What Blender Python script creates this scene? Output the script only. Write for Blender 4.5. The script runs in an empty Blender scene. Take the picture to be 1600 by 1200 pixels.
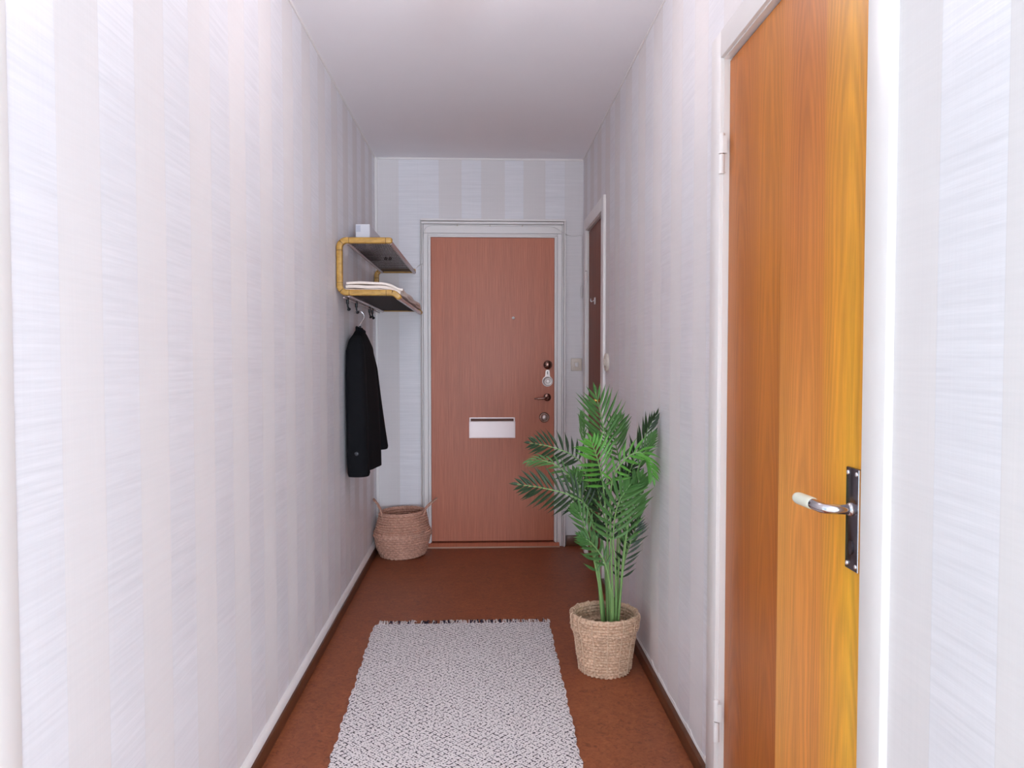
import bpy, bmesh, math, random
from mathutils import Vector, Matrix
random.seed(7)
sc = bpy.context.scene
COL = sc.collection

# ------------------------------------------------------------------ camera, world, light, exposure
CAM_Z = 1.24
cam = bpy.data.cameras.new('camera')
cam.sensor_width = 36.0
cam.lens = 27.0                      # 1200 px focal length in a 1600 px wide frame
cam.clip_start = 0.02
cam_o = bpy.data.objects.new('camera', cam)
COL.objects.link(cam_o)
cam_o.location = (0, 0, CAM_Z)
cam_o.rotation_euler = (math.radians(90) - math.atan(42 / 1200), 0, -math.atan(46 / 1200))
sc.camera = cam_o

world = bpy.data.worlds.new('world')
sc.world = world
world.use_nodes = True
world.node_tree.nodes['Background'].inputs[0].default_value = (0.72, 0.84, 1.0, 1)
world.node_tree.nodes['Background'].inputs[1].default_value = 0.3


def area_light(name, loc, rot, sx, sy, power, colour):
    li = bpy.data.lights.new(name, 'AREA')
    li.shape = 'RECTANGLE'
    li.size, li.size_y = sx, sy
    li.energy = power
    li.color = colour
    o = bpy.data.objects.new(name, li)
    COL.objects.link(o)
    o.location = loc
    o.rotation_euler = rot
    return o


# daylight entering through the three windows of the living room behind the camera
SKY = (0.77, 0.90, 1.0)
SKY_BLUE = (0.42, 0.80, 1.0)
POW = dict(b1=285, b2=40, left=12, right=4, lamp=20)
area_light('daylight_back_window', (1.3, -3.54, 0.85), (math.radians(90), 0, 0), 2.1, 1.5, POW['b1'], (0.72, 0.845, 1.0))
area_light('daylight_back_window', (-1.6, -3.54, 0.85), (math.radians(90), 0, 0), 1.5, 1.5, POW['b2'], SKY)
area_light('daylight_left_window', (-2.72, -1.0, 1.2), (0, math.radians(-90), 0), 2.2, 2.1, POW['left'], SKY_BLUE)
area_light('daylight_right_window', (2.52, -1.0, 1.2), (0, math.radians(90), 0), 2.2, 2.1, POW['right'], SKY_BLUE)

sc.view_settings.view_transform = 'Standard'
sc.view_settings.look = 'None'
sc.view_settings.gamma = 1.0
sc.view_settings.use_curve_mapping = False
sc.view_settings.exposure = 0.1
sc.cycles.max_bounces = 10
sc.cycles.diffuse_bounces = 8
sc.cycles.transparent_max_bounces = 12
sc.cycles.sample_clamp_indirect = 6.0


# ------------------------------------------------------------------ material helpers
class NT:
    def __init__(self, name):
        self.m = bpy.data.materials.new(name)
        self.m.use_nodes = True
        self.t = self.m.node_tree
        self.b = self.t.nodes['Principled BSDF']
        self.out = self.t.nodes['Material Output']

    def n(self, typ, **kw):
        nd = self.t.nodes.new(typ)
        for k, v in kw.items():
            setattr(nd, k, v)
        return nd

    def l(self, a, b):
        self.t.links.new(a, b)

    def val(self, sock, v):
        if hasattr(v, 'node'):
            self.l(v, sock)
        else:
            sock.default_value = v

    def math(self, op, a, b=0.0, c=None):
        nd = self.n('ShaderNodeMath', operation=op)
        self.val(nd.inputs[0], a)
        self.val(nd.inputs[1], b)
        if c is not None:
            self.val(nd.inputs[2], c)
        return nd.outputs[0]

    def coords(self):
        tc = self.n('ShaderNodeTexCoord')
        s = self.n('ShaderNodeSeparateXYZ')
        self.l(tc.outputs['Object'], s.inputs[0])
        return tc.outputs['Object'], s.outputs[0], s.outputs[1], s.outputs[2]

    def comb(self, x, y, z):
        nd = self.n('ShaderNodeCombineXYZ')
        for i, v in enumerate((x, y, z)):
            self.val(nd.inputs[i], v)
        return nd.outputs[0]

    def noise(self, vec, scale=1.0, detail=2.0, rough=0.5, dist=0.0):
        nd = self.n('ShaderNodeTexNoise')
        self.l(vec, nd.inputs['Vector'])
        nd.inputs['Scale'].default_value = scale
        nd.inputs['Detail'].default_value = detail
        nd.inputs['Roughness'].default_value = rough
        nd.inputs['Distortion'].default_value = dist
        return nd.outputs['Fac']

    def ramp(self, fac, stops, interp='LINEAR'):
        nd = self.n('ShaderNodeValToRGB')
        nd.color_ramp.interpolation = interp
        els = nd.color_ramp.elements
        while len(els) > 1:
            els.remove(els[-1])
        els[0].position = stops[0][0]
        els[0].color = c4(stops[0][1])
        for p, c in stops[1:]:
            e = els.new(p)
            e.color = c4(c)
        self.l(fac, nd.inputs[0])
        return nd.outputs[0]

    def mix(self, fac, a, b, mode='MIX'):
        nd = self.n('ShaderNodeMix', data_type='RGBA', blend_type=mode)
        self.val(nd.inputs[0], fac)
        for s, v in ((nd.inputs[6], a), (nd.inputs[7], b)):
            if hasattr(v, 'node'):
                self.l(v, s)
            else:
                s.default_value = c4(v)
        return nd.outputs[2]

    def bump(self, h, strength=0.3, dist=0.002):
        nd = self.n('ShaderNodeBump')
        nd.inputs['Strength'].default_value = strength
        nd.inputs['Distance'].default_value = dist
        self.l(h, nd.inputs['Height'])
        self.l(nd.outputs[0], self.b.inputs['Normal'])

    def col(self, v):
        self.val(self.b.inputs['Base Color'], c4(v) if not hasattr(v, 'node') else v)

    def p(self, rough=None, metal=None, spec=None, coat=None, coat_r=None):
        for k, v in (('Roughness', rough), ('Metallic', metal), ('Specular IOR Level', spec), ('Coat Weight', coat), ('Coat Roughness', coat_r)):
            if v is not None:
                self.val(self.b.inputs[k], v)


def c4(c):
    if isinstance(c, (int, float)):
        return (c, c, c, 1)
    return (*c[:3], 1)


def simple(name, col, rough=0.5, metal=0.0, spec=0.5, vary=0.06, scale=30.0):
    """plain paint, metal or plastic with a slight procedural mottle"""
    n = NT(name)
    v, x, y, z = n.coords()
    f = n.noise(v, scale, 3)
    a = tuple(c * (1 - vary) for c in col)
    b = tuple(min(1, c * (1 + vary)) for c in col)
    n.col(n.mix(f, a, b))
    n.p(rough, metal, spec)
    return n.m


MATTE = (0.762, 0.724, 0.722)
SHINY = (0.790, 0.772, 0.798)


def wallpaper(name, axis, stops=None, phase=0.0, period=0.287):
    """striped wallpaper: plain matte stripes beside silky stripes with fine horizontal threads"""
    n = NT(name)
    v, x, y, z = n.coords()
    u = x if axis == 'x' else y
    if stops:
        f = n.math('DIVIDE', n.math('ADD', u, 0.69), 1.345)
        shiny = n.ramp(f, stops, 'CONSTANT')
        shiny_f = n.math('MULTIPLY', shiny, 1.0)
    else:
        f = n.math('FRACT', n.math('DIVIDE', n.math('SUBTRACT', u, phase), period))
        shiny_f = n.math('GREATER_THAN', f, 0.5)
    streak = n.noise(n.comb(n.math('MULTIPLY', u, 4.0), 3.3, n.math('MULTIPLY', z, 130.0)), 1.0, 4, 0.65)
    patch = n.noise(n.comb(n.math('MULTIPLY', u, 3.0), 0.0, n.math('MULTIPLY', z, 7.0)), 1.0, 2)
    st = n.math('MULTIPLY', n.math('SUBTRACT', streak, 0.5), n.math('MULTIPLY', patch, 2.0))
    rib = n.noise(n.comb(n.math('MULTIPLY', u, 260.0), 1.0, n.math('MULTIPLY', z, 2.0)), 1.0, 2)
    seam = n.math('FRACT', n.math('DIVIDE', n.math('SUBTRACT', u, phase + 0.071), period * 0.5))
    seam_f = n.math('LESS_THAN', n.math('ABSOLUTE', n.math('SUBTRACT', seam, 0.5)), 0.006)
    base = n.mix(shiny_f, MATTE, SHINY)
    amp = n.math('MULTIPLY_ADD', shiny_f, 0.20, 0.09)
    k = n.math('ADD', n.math('MULTIPLY_ADD', st, amp, 1.0), n.math('MULTIPLY', n.math('SUBTRACT', rib, 0.5), 0.05))
    k = n.math('SUBTRACT', k, n.math('MULTIPLY', seam_f, 0.05))
    kk = n.comb(k, k, k)
    n.col(n.mix(1.0, base, kk, 'MULTIPLY'))
    n.p(n.math('MULTIPLY_ADD', shiny_f, -0.36, 0.76), 0, n.math('MULTIPLY_ADD', shiny_f, 0.35, 0.2))
    n.bump(n.math('ADD', n.math('MULTIPLY', st, n.math('MULTIPLY_ADD', shiny_f, 0.6, 0.1)), n.math('MULTIPLY', rib, 0.15)), 0.25, 0.0015)
    return n.m


def xs(v):
    return (v + 0.69) / 1.345


END_STOPS = [(0.0, 0), (xs(-.54), 1), (xs(-.283), 0), (xs(-.137), 1), (xs(-.008), 0), (xs(.142), 1), (xs(.262), 0), (xs(.408), 1), (xs(.533), 0.35)]
M_WALL_END = wallpaper('wallpaper_end', 'x', END_STOPS, -0.283, 0.272)
M_WALL_L = wallpaper('wallpaper_left', 'y', None, 1.285)
M_WALL_R = wallpaper('wallpaper_right', 'y', None, 1.086)
M_CEIL = simple('ceiling_paint', (0.92, 0.89, 0.91), 0.8, 0, 0.2, 0.01, 6)
M_WHITE = simple('white_gloss_paint', (0.84, 0.80, 0.78), 0.35, 0, 0.5, 0.02, 20)
M_WHITE2 = simple('white_room_paint', (0.84, 0.84, 0.83), 0.7, 0, 0.3, 0.02, 4)
M_OAK = simple('pale_oak_floor', (0.72, 0.66, 0.58), 0.5, 0, 0.4, 0.1, 8)
M_PLASTIC = simple('white_plastic', (0.74, 0.71, 0.70), 0.3, 0, 0.5, 0.02)
M_CREAM = simple('cream_plastic', (0.68, 0.60, 0.52), 0.35, 0, 0.5, 0.02)
M_CHROME = simple('chrome', (0.62, 0.60, 0.62), 0.14, 1.0, 0.5, 0.03)
M_STEEL = simple('dark_steel_plate', (0.17, 0.15, 0.17), 0.22, 1.0, 0.5, 0.25, 60)
M_STEEL_EDGE = simple('steel_edge', (0.75, 0.74, 0.78), 0.25, 1.0, 0.5, 0.03)
M_BRASS_DARK = simple('bronzed_metal', (0.26, 0.15, 0.12), 0.2, 1.0, 0.5, 0.05)
M_NICKEL = simple('nickel', (0.56, 0.48, 0.45), 0.42, 1.0, 0.5, 0.04)
M_BRASS = simple('brass', (0.75, 0.42, 0.12), 0.25, 1.0, 0.5, 0.05)
M_BLACK = simple('black_plastic', (0.008, 0.008, 0.009), 0.4, 0, 0.5, 0.1)
M_GLASSW = simple('ivory_grip', (0.85, 0.86, 0.72), 0.25, 0, 0.5, 0.02)
M_DARKBASE = None


def wood_base(name):
    n = NT(name)
    v, x, y, z = n.coords()
    g = n.noise(n.comb(n.math('MULTIPLY', x, 60), n.math('MULTIPLY', y, 60), n.math('MULTIPLY', z, 60)), 0.4, 3)
    n.col(n.mix(g, (0.085, 0.026, 0.010), (0.13, 0.042, 0.016)))
    n.p(0.35, 0, 0.5)
    return n.m


M_BASE = wood_base('stained_baseboard')


def lino():
    n = NT('brown_linoleum')
    v, x, y, z = n.coords()
    a = n.noise(v, 6.0, 4, 0.6, 1.2)
    b = n.noise(v, 42.0, 5, 0.68, 1.5)
    c1 = n.ramp(b, [(0.30, (0.165, 0.044, 0.018)), (0.46, (0.30, 0.085, 0.034)), (0.58, (0.345, 0.105, 0.042)), (0.74, (0.44, 0.155, 0.066))])
    c2 = n.mix(a, (0.75, 0.72, 0.72), (1.18, 1.2, 1.2))
    n.col(n.mix(1.0, c1, c2, 'MULTIPLY'))
    n.p(n.math('MULTIPLY_ADD', b, 0.2, 0.36), 0, 0.4)
    n.bump(b, 0.08, 0.001)
    return n.m


M_FLOOR = lino()


def laminate():
    """pinkish brown wood-grain laminate of the entrance door, fine vertical grain"""
    n = NT('brown_door_laminate')
    v, x, y, z = n.coords()
    g = n.noise(n.comb(n.math('MULTIPLY', x, 230), y, n.math('MULTIPLY', z, 5)), 1.0, 3, 0.6)
    h = n.noise(n.comb(n.math('MULTIPLY', x, 22), y, n.math('MULTIPLY', z, 0.7)), 1.0, 3)
    c = n.ramp(g, [(0.25, (0.44, 0.130, 0.070)), (0.5, (0.54, 0.172, 0.093)), (0.75, (0.63, 0.215, 0.120))])
    d = n.mix(h, (0.84, 0.84, 0.82), (1.12, 1.10, 1.10))
    n.col(n.mix(1.0, c, d, 'MULTIPLY'))
    n.p(0.42, 0, 0.45)
    n.bump(g, 0.1, 0.0006)
    return n.m


M_LAM = laminate()


def mahogany():
    n = NT('red_brown_veneer')
    v, x, y, z = n.coords()
    g = n.noise(n.comb(x, n.math('MULTIPLY', y, 70), n.math('MULTIPLY', z, 2)), 1.0, 4, 0.6, 0.6)
    n.col(n.ramp(g, [(0.3, (0.15, 0.042, 0.024)), (0.6, (0.25, 0.082, 0.05)), (0.8, (0.31, 0.11, 0.07))]))
    n.p(0.5, 0, 0.25)
    return n.m


M_MAHOG = mahogany()


def teak(y0, y1):
    """orange teak veneer: bookmatched vertical leaves of different tone, cathedral figure, fine pores"""
    n = NT('orange_teak_veneer')
    v, x, y, z = n.coords()
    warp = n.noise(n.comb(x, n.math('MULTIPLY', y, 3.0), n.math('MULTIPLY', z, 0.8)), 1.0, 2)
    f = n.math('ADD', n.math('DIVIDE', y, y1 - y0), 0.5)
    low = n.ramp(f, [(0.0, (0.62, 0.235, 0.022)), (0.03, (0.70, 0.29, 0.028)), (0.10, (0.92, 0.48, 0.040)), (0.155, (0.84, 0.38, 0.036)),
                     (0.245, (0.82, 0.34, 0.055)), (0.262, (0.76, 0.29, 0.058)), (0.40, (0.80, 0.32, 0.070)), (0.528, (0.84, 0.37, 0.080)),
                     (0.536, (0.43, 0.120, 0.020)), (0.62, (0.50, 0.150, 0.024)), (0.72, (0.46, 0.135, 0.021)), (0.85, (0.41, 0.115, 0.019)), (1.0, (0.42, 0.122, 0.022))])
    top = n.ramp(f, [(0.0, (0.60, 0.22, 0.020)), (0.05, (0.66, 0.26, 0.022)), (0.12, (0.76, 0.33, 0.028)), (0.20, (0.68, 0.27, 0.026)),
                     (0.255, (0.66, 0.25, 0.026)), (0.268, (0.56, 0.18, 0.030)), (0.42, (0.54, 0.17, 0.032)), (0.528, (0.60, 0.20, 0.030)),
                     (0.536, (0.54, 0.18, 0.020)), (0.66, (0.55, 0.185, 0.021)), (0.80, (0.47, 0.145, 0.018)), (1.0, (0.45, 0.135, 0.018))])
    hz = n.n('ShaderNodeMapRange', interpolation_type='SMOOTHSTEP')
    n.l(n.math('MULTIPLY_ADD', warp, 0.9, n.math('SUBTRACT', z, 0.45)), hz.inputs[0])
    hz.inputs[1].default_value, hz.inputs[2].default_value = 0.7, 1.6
    bands = n.mix(hz.outputs[0], low, top)  # low ramp's lighter stops hold the floor and room reflection as colour
    # cathedral figure: distorted rings in a stretched space
    yy = n.math('MULTIPLY', n.math('SUBTRACT', n.math('PINGPONG', y, 0.20), 0.10), 9.0)
    r = n.math('ADD', n.math('MULTIPLY', yy, yy), n.math('MULTIPLY_ADD', warp, 1.7, n.math('MULTIPLY', z, 0.75)))
    rings = n.math('SINE', n.math('MULTIPLY', r, 42.0))
    pores = n.noise(n.comb(x, n.math('MULTIPLY', y, 260), n.math('MULTIPLY', z, 9)), 1.0, 3, 0.6)
    fig = n.noise(n.comb(x, n.math('MULTIPLY', y, 26), n.math('MULTIPLY', z, 1.3)), 1.0, 4, 0.6, 0.4)
    k = n.math('ADD', n.math('MULTIPLY_ADD', rings, 0.07, 1.0), n.math('MULTIPLY', n.math('SUBTRACT', pores, 0.5), 0.48))
    k = n.math('ADD', k, n.math('MULTIPLY', n.math('SUBTRACT', fig, 0.5), 0.55))
    n.col(n.mix(1.0, bands, n.comb(k, k, k), 'MULTIPLY'))
    n.p(0.40, 0, 0.35, 0.08, 0.2)
    n.bump(pores, 0.06, 0.0005)
    return n.m


def rattan_mat(name, lo, mid, hi, scale=1.0):
    n = NT(name)
    v, x, y, z = n.coords()
    a = n.noise(v, 110.0 * scale, 3, 0.7)
    b = n.noise(v, 22.0, 3)
    c = n.ramp(a, [(0.28, lo), (0.5, mid), (0.72, hi)])
    n.col(n.mix(1.0, c, n.mix(b, (0.78, 0.77, 0.76), (1.2, 1.2, 1.2)), 'MULTIPLY'))
    n.p(0.62, 0, 0.3)
    n.bump(a, 0.35, 0.0015)
    return n.m


M_SEAGRASS = rattan_mat('pale_seagrass', (0.42, 0.245, 0.155), (0.66, 0.44, 0.30), (0.84, 0.62, 0.45))
M_SEAGRASS2 = rattan_mat('pink_brown_seagrass', (0.42, 0.215, 0.15), (0.62, 0.35, 0.255), (0.76, 0.47, 0.36))


def beech():
    n = NT('yellow_lacquered_wood')
    v, x, y, z = n.coords()
    g = n.noise(n.comb(n.math('MULTIPLY', x, 25), n.math('MULTIPLY', y, 120), n.math('MULTIPLY', z, 60)), 1.0, 3, 0.6)
    n.col(n.ramp(g, [(0.3, (0.36, 0.185, 0.030)), (0.6, (0.52, 0.29, 0.060)), (0.8, (0.60, 0.37, 0.10))]))
    n.p(0.38, 0, 0.5)
    return n.m


M_BEECH = beech()
M_RAIL = simple('brown_lacquered_rail', (0.50, 0.39, 0.38), 0.25, 0.3, 0.5, 0.06)
M_MESH = simple('dark_brown_wire', (0.035, 0.018, 0.015), 0.55, 0, 0.3, 0.2)
M_LINEN = simple('cream_linen', (0.86, 0.75, 0.67), 0.85, 0, 0.2, 0.06, 120)
M_CARTON = simple('white_carton', (0.70, 0.69, 0.72), 0.6, 0, 0.3, 0.03, 25)
M_CARTON_PRINT = simple('pale_blue_print', (0.52, 0.53, 0.60), 0.6, 0, 0.3, 0.03, 25)


def wool():
    n = NT('black_wool')
    v, x, y, z = n.coords()
    a = n.noise(v, 400, 3, 0.7)
    n.col(n.mix(a, (0.0035, 0.0035, 0.0045), (0.010, 0.010, 0.012)))
    n.p(0.9, 0, 0.15)
    n.bump(a, 0.3, 0.001)
    return n.m


M_WOOL = wool()


def rug_mat():
    """off-white cotton with broken dark diamonds woven in"""
    n = NT('speckled_cotton_weave')
    v, x, y, z = n.coords()
    P = 0.0270
    jit = n.noise(v, 90.0, 2)
    j2 = n.noise(v, 26.0, 2)
    xx = n.math('MULTIPLY_ADD', n.math('SUBTRACT', jit, 0.5), 0.006, x)
    yy = n.math('MULTIPLY_ADD', n.math('SUBTRACT', j2, 0.5), 0.010, y)
    a = n.math('FRACT', n.math('DIVIDE', n.math('ADD', xx, yy), P))
    b = n.math('FRACT', n.math('DIVIDE', n.math('SUBTRACT', xx, yy), P))
    la = n.math('ABSOLUTE', n.math('SUBTRACT', a, 0.5))
    lb = n.math('ABSOLUTE', n.math('SUBTRACT', b, 0.5))
    line = n.math('LESS_THAN', n.math('MINIMUM', la, lb), 0.13)
    core = n.math('GREATER_THAN', n.math('MINIMUM', la, lb), 0.40)
    pat = n.math('MAXIMUM', line, core)
    ran = n.noise(n.comb(n.math('MULTIPLY', x, 115), n.math('MULTIPLY', y, 135), 0.0), 1.0, 1, 0.5)
    dots = n.math('MULTIPLY', pat, n.math('MULTIPLY', n.math('SUBTRACT', ran, 0.465), 12.0))
    dots = n.math('MINIMUM', n.math('MAXIMUM', dots, 0.0), 1.0)
    big = n.noise(v, 9.0, 3)
    yarn = n.noise(v, 320.0, 2)
    base = n.mix(yarn, (0.80, 0.73, 0.72), (0.95, 0.90, 0.89))
    dark = n.mix(big, (0.02, 0.016, 0.022), (0.10, 0.08, 0.09))
    n.col(n.mix(dots, base, dark))
    n.p(0.9, 0, 0.1)
    n.bump(n.math('SUBTRACT', yarn, n.math('MULTIPLY', dots, 0.6)), 0.3, 0.002)
    return n.m


M_RUG = rug_mat()
M_YARN = simple('off_white_yarn', (0.70, 0.62, 0.60), 0.9, 0, 0.1, 0.1)
M_YARN_D = simple('navy_yarn', (0.045, 0.038, 0.06), 0.9, 0, 0.1, 0.1)


def leaf_mat(name, a, b):
    n = NT(name)
    oi = n.n('ShaderNodeObjectInfo')
    v, x, y, z = n.coords()
    f = n.noise(v, 60, 2)
    k = n.math('ADD', n.math('MULTIPLY', oi.outputs['Random'], 0.6), n.math('MULTIPLY', f, 0.4))
    n.col(n.mix(k, a, b))
    n.p(0.42, 0, 0.45)
    tr = n.n('ShaderNodeBsdfTranslucent')
    tr.inputs[0].default_value = (b[0] * 1.1, b[1] * 1.1, b[2] * 0.8, 1)
    ms = n.n('ShaderNodeMixShader')
    ms.inputs[0].default_value = 0.22
    n.l(n.b.outputs[0], ms.inputs[1])
    n.l(tr.outputs[0], ms.inputs[2])
    n.l(ms.outputs[0], n.out.inputs[0])
    return n.m


M_LEAF = leaf_mat('palm_leaf', (0.062, 0.165, 0.045), (0.140, 0.310, 0.090))
M_LEAF_Y = leaf_mat('young_palm_leaf', (0.10, 0.33, 0.045), (0.16, 0.43, 0.075))
M_LEAF_SHADE = leaf_mat('shaded_palm_leaf', (0.025, 0.052, 0.024), (0.050, 0.092, 0.040))  # shade on the darker fronds is put into this leaf colour
M_STEM = simple('green_stem', (0.24, 0.42, 0.14), 0.4, 0, 0.5, 0.15, 40)
M_POT = simple('grey_nursery_pot', (0.10, 0.085, 0.085), 0.6, 0, 0.3, 0.1)
M_SOIL = simple('dark_soil', (0.05, 0.04, 0.035), 0.95, 0, 0.1, 0.4, 120)


def pane_mat():
    n = NT('window_glass')
    t = n.n('ShaderNodeBsdfTransparent')
    g = n.n('ShaderNodeBsdfGlossy')
    g.inputs['Roughness'].default_value = 0.02
    ms = n.n('ShaderNodeMixShader')
    ms.inputs[0].default_value = 0.05
    n.l(t.outputs[0], ms.inputs[1])
    n.l(g.outputs[0], ms.inputs[2])
    n.l(ms.outputs[0], n.out.inputs[0])
    return n.m


M_PANE = pane_mat()

# ------------------------------------------------------------------ mesh helpers
ORG = {}


class MB:
    """collects geometry in world coordinates; build() links it as one mesh object"""

    def __init__(self):
        self.v, self.f = [], []

    def add(self, vs, fs):
        o = len(self.v)
        self.v += [tuple(p) for p in vs]
        self.f += [tuple(i + o for i in q) for q in fs]
        return self

    def box(self, x0, x1, y0, y1, z0, z1, bevel=0.0, seg=2):
        if bevel <= 0:
            vs = [(x, y, z) for x in (x0, x1) for y in (y0, y1) for z in (z0, z1)]
            return self.add(vs, [(0, 1, 3, 2), (4, 6, 7, 5), (0, 4, 5, 1), (2, 3, 7, 6), (0, 2, 6, 4), (1, 5, 7, 3)])
        bm = bmesh.new()
        bmesh.ops.create_cube(bm, size=1.0)
        for p in bm.verts:
            p.co = ((x0 + x1) / 2 + p.co.x * (x1 - x0), (y0 + y1) / 2 + p.co.y * (y1 - y0), (z0 + z1) / 2 + p.co.z * (z1 - z0))
        bmesh.ops.bevel(bm, geom=list(bm.edges), offset=bevel, segments=seg, affect='EDGES', profile=0.5)
        bm.verts.index_update()
        self.add([p.co[:] for p in bm.verts], [[q.index for q in fc.verts] for fc in bm.faces])
        bm.free()
        return self

    def sweep(self, path, section, up=(0, 0, 1), caps=True, scales=None):
        """section: list of (a, b) across / along 'up'; parallel transported"""
        path = [Vector(p) for p in path]
        n, m = len(path), len(section)
        vs, fs = [], []
        upv = Vector(up)
        for i, p in enumerate(path):
            t = (path[min(i + 1, n - 1)] - path[max(i - 1, 0)])
            if t.length < 1e-9:
                t = Vector((0, 1, 0))
            t.normalize()
            s = t.cross(upv)
            if s.length < 1e-4:
                s = t.cross(Vector((0.3, 1, 0.1)))
            s.normalize()
            w = s.cross(t).normalized()
            upv = w
            k = scales[i] if scales else 1.0
            for a, b in section:
                vs.append(p + s * (a * k) + w * (b * k))
        for i in range(n - 1):
            for j in range(m):
                fs.append((i * m + j, i * m + (j + 1) % m, (i + 1) * m + (j + 1) % m, (i + 1) * m + j))
        if caps:
            fs.append(tuple(range(m))[::-1])
            fs.append(tuple((n - 1) * m + j for j in range(m)))
        return self.add(vs, fs)

    def tube(self, path, r, sides=8, caps=True):
        rs = r if isinstance(r, (list, tuple)) else [r] * len(path)
        sec = [(math.cos(2 * math.pi * j / sides), math.sin(2 * math.pi * j / sides)) for j in range(sides)]
        return self.sweep(path, sec, (0.13, 0.21, 0.97), caps, rs)

    def lathe(self, prof, origin, axis='z', seg=32, sx=1.0):
        """prof: list of (r, h) along axis; axis x, y, z or -x, -y"""
        o = Vector(origin)
        sg = -1 if axis[0] == '-' else 1
        ax = axis[-1]
        vs, fs = [], []
        m = len(prof)
        for j in range(seg):
            a = 2 * math.pi * j / seg
            c, s = math.cos(a), math.sin(a)
            for r, h in prof:
                h = h * sg
                if ax == 'z':
                    vs.append(o + Vector((r * c, r * s, h)))
                elif ax == 'y':
                    vs.append(o + Vector((r * c * sx, h, r * s)))
                else:
                    vs.append(o + Vector((h, r * c, r * s)))
        for j in range(seg):
            k = (j + 1) % seg
            for i in range(m - 1):
                fs.append((j * m + i, k * m + i, k * m + i + 1, j * m + i + 1))
        return self.add(vs, fs)

    def prism(self, pts, a, b, axis='y'):
        """closed outline pts (p, q) extruded along axis from a to b"""
        def mk(p, q, h):
            return {'x': (h, p, q), 'y': (p, h, q), 'z': (p, q, h)}[axis]
        n = len(pts)
        vs = [mk(p, q, a) for p, q in pts] + [mk(p, q, b) for p, q in pts]
        fs = [tuple(range(n)), tuple(range(2 * n - 1, n - 1, -1))]
        for i in range(n):
            j = (i + 1) % n
            fs.append((i, i + n, j + n, j))
        return self.add(vs, fs)

    def build(self, name, mat, parent=None, smooth=None, org=None):
        me = bpy.data.meshes.new(name)
        o = bpy.data.objects.new(name, me)
        if parent is not None:
            w = ORG[parent]
        else:
            w = Vector(org) if org is not None else Vector((0, 0, 0))
        me.from_pydata([(p[0] - w[0], p[1] - w[1], p[2] - w[2]) for p in self.v], [], self.f)
        bm = bmesh.new()
        bm.from_mesh(me)
        bmesh.ops.remove_doubles(bm, verts=bm.verts, dist=1e-6)
        bmesh.ops.recalc_face_normals(bm, faces=bm.faces)
        bm.to_mesh(me)
        bm.free()
        for m in (mat if isinstance(mat, (list, tuple)) else [mat]):
            me.materials.append(m)
        if smooth is not None:
            me.polygons.foreach_set('use_smooth', [True] * len(me.polygons))
            me.set_sharp_from_angle(angle=math.radians(smooth))
        me.update()
        COL.objects.link(o)
        if parent is not None:
            o.parent = parent
        else:
            o.location = w
        ORG[o] = w
        return o


def thing(name, loc, label=None, cat=None, group=None, kind=None):
    o = bpy.data.objects.new(name, None)
    o.empty_display_size = 0.05
    COL.objects.link(o)
    o.location = loc
    ORG[o] = Vector(loc)
    return tag(o, label, cat, group, kind)


def tag(o, label=None, cat=None, group=None, kind=None):
    for k, v in (('label', label), ('category', cat), ('group', group), ('kind', kind)):
        if v:
            o[k] = v
    return o


def share(src, name, parent, offset):
    """another object on the same mesh, moved by offset"""
    o = src.copy()
    o.name = name
    COL.objects.link(o)
    o.parent = parent
    o.location = Vector(src.location) + Vector(offset)
    ORG[o] = ORG[src]
    return o


def smoothstep(a, b, t):
    t = max(0.0, min(1.0, (t - a) / (b - a)))
    return t * t * (3 - 2 * t)


def catmull(pts, n):
    P = [Vector(p) for p in pts]
    P = [P[0] * 2 - P[1]] + P + [P[-1] * 2 - P[-2]]
    segs = len(P) - 3
    out = []
    for i in range(n + 1):
        u = i / n * segs
        k = min(int(u), segs - 1)
        t = u - k
        a, b, c, d = P[k:k + 4]
        out.append(0.5 * ((2 * b) + (c - a) * t + (2 * a - 5 * b + 4 * c - d) * t * t + (3 * b - a - 3 * c + d) * t ** 3))
    return out


def rounded(w, h, r, seg=3):
    """rounded rectangle outline centred on 0"""
    out = []
    for cx, cy, a0 in ((w / 2 - r, h / 2 - r, 0), (-w / 2 + r, h / 2 - r, 90), (-w / 2 + r, -h / 2 + r, 180), (w / 2 - r, -h / 2 + r, 270)):
        for k in range(seg + 1):
            a = math.radians(a0 + 90 * k / seg)
            out.append((cx + r * math.cos(a), cy + r * math.sin(a)))
    return out


# ------------------------------------------------------------------ the setting
XL, XR, YE, H = -0.69, 0.655, 5.0, 2.52      # corridor walls, end wall, ceiling
T = 0.12
RX0, RX1, RY0 = -2.65, 2.45, -3.45            # living room behind the camera
YR0 = 0.78                                    # right wall starts here
YL0 = 1.06                                    # left wall starts here; the room opens to the left before it
D2 = (1.275, 2.075, 2.045)                    # teak door opening on the right wall: y0, y1, top
D3 = (4.165, 4.80, 2.03)                      # far right door opening
D1 = (-0.340, 0.474, 2.025)                   # entrance door opening x0, x1, top


def structure(mb, name, mat, label, cat, smooth=None):
    return tag(mb.build(name, mat, smooth=smooth), label, cat, None, 'structure')


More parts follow.
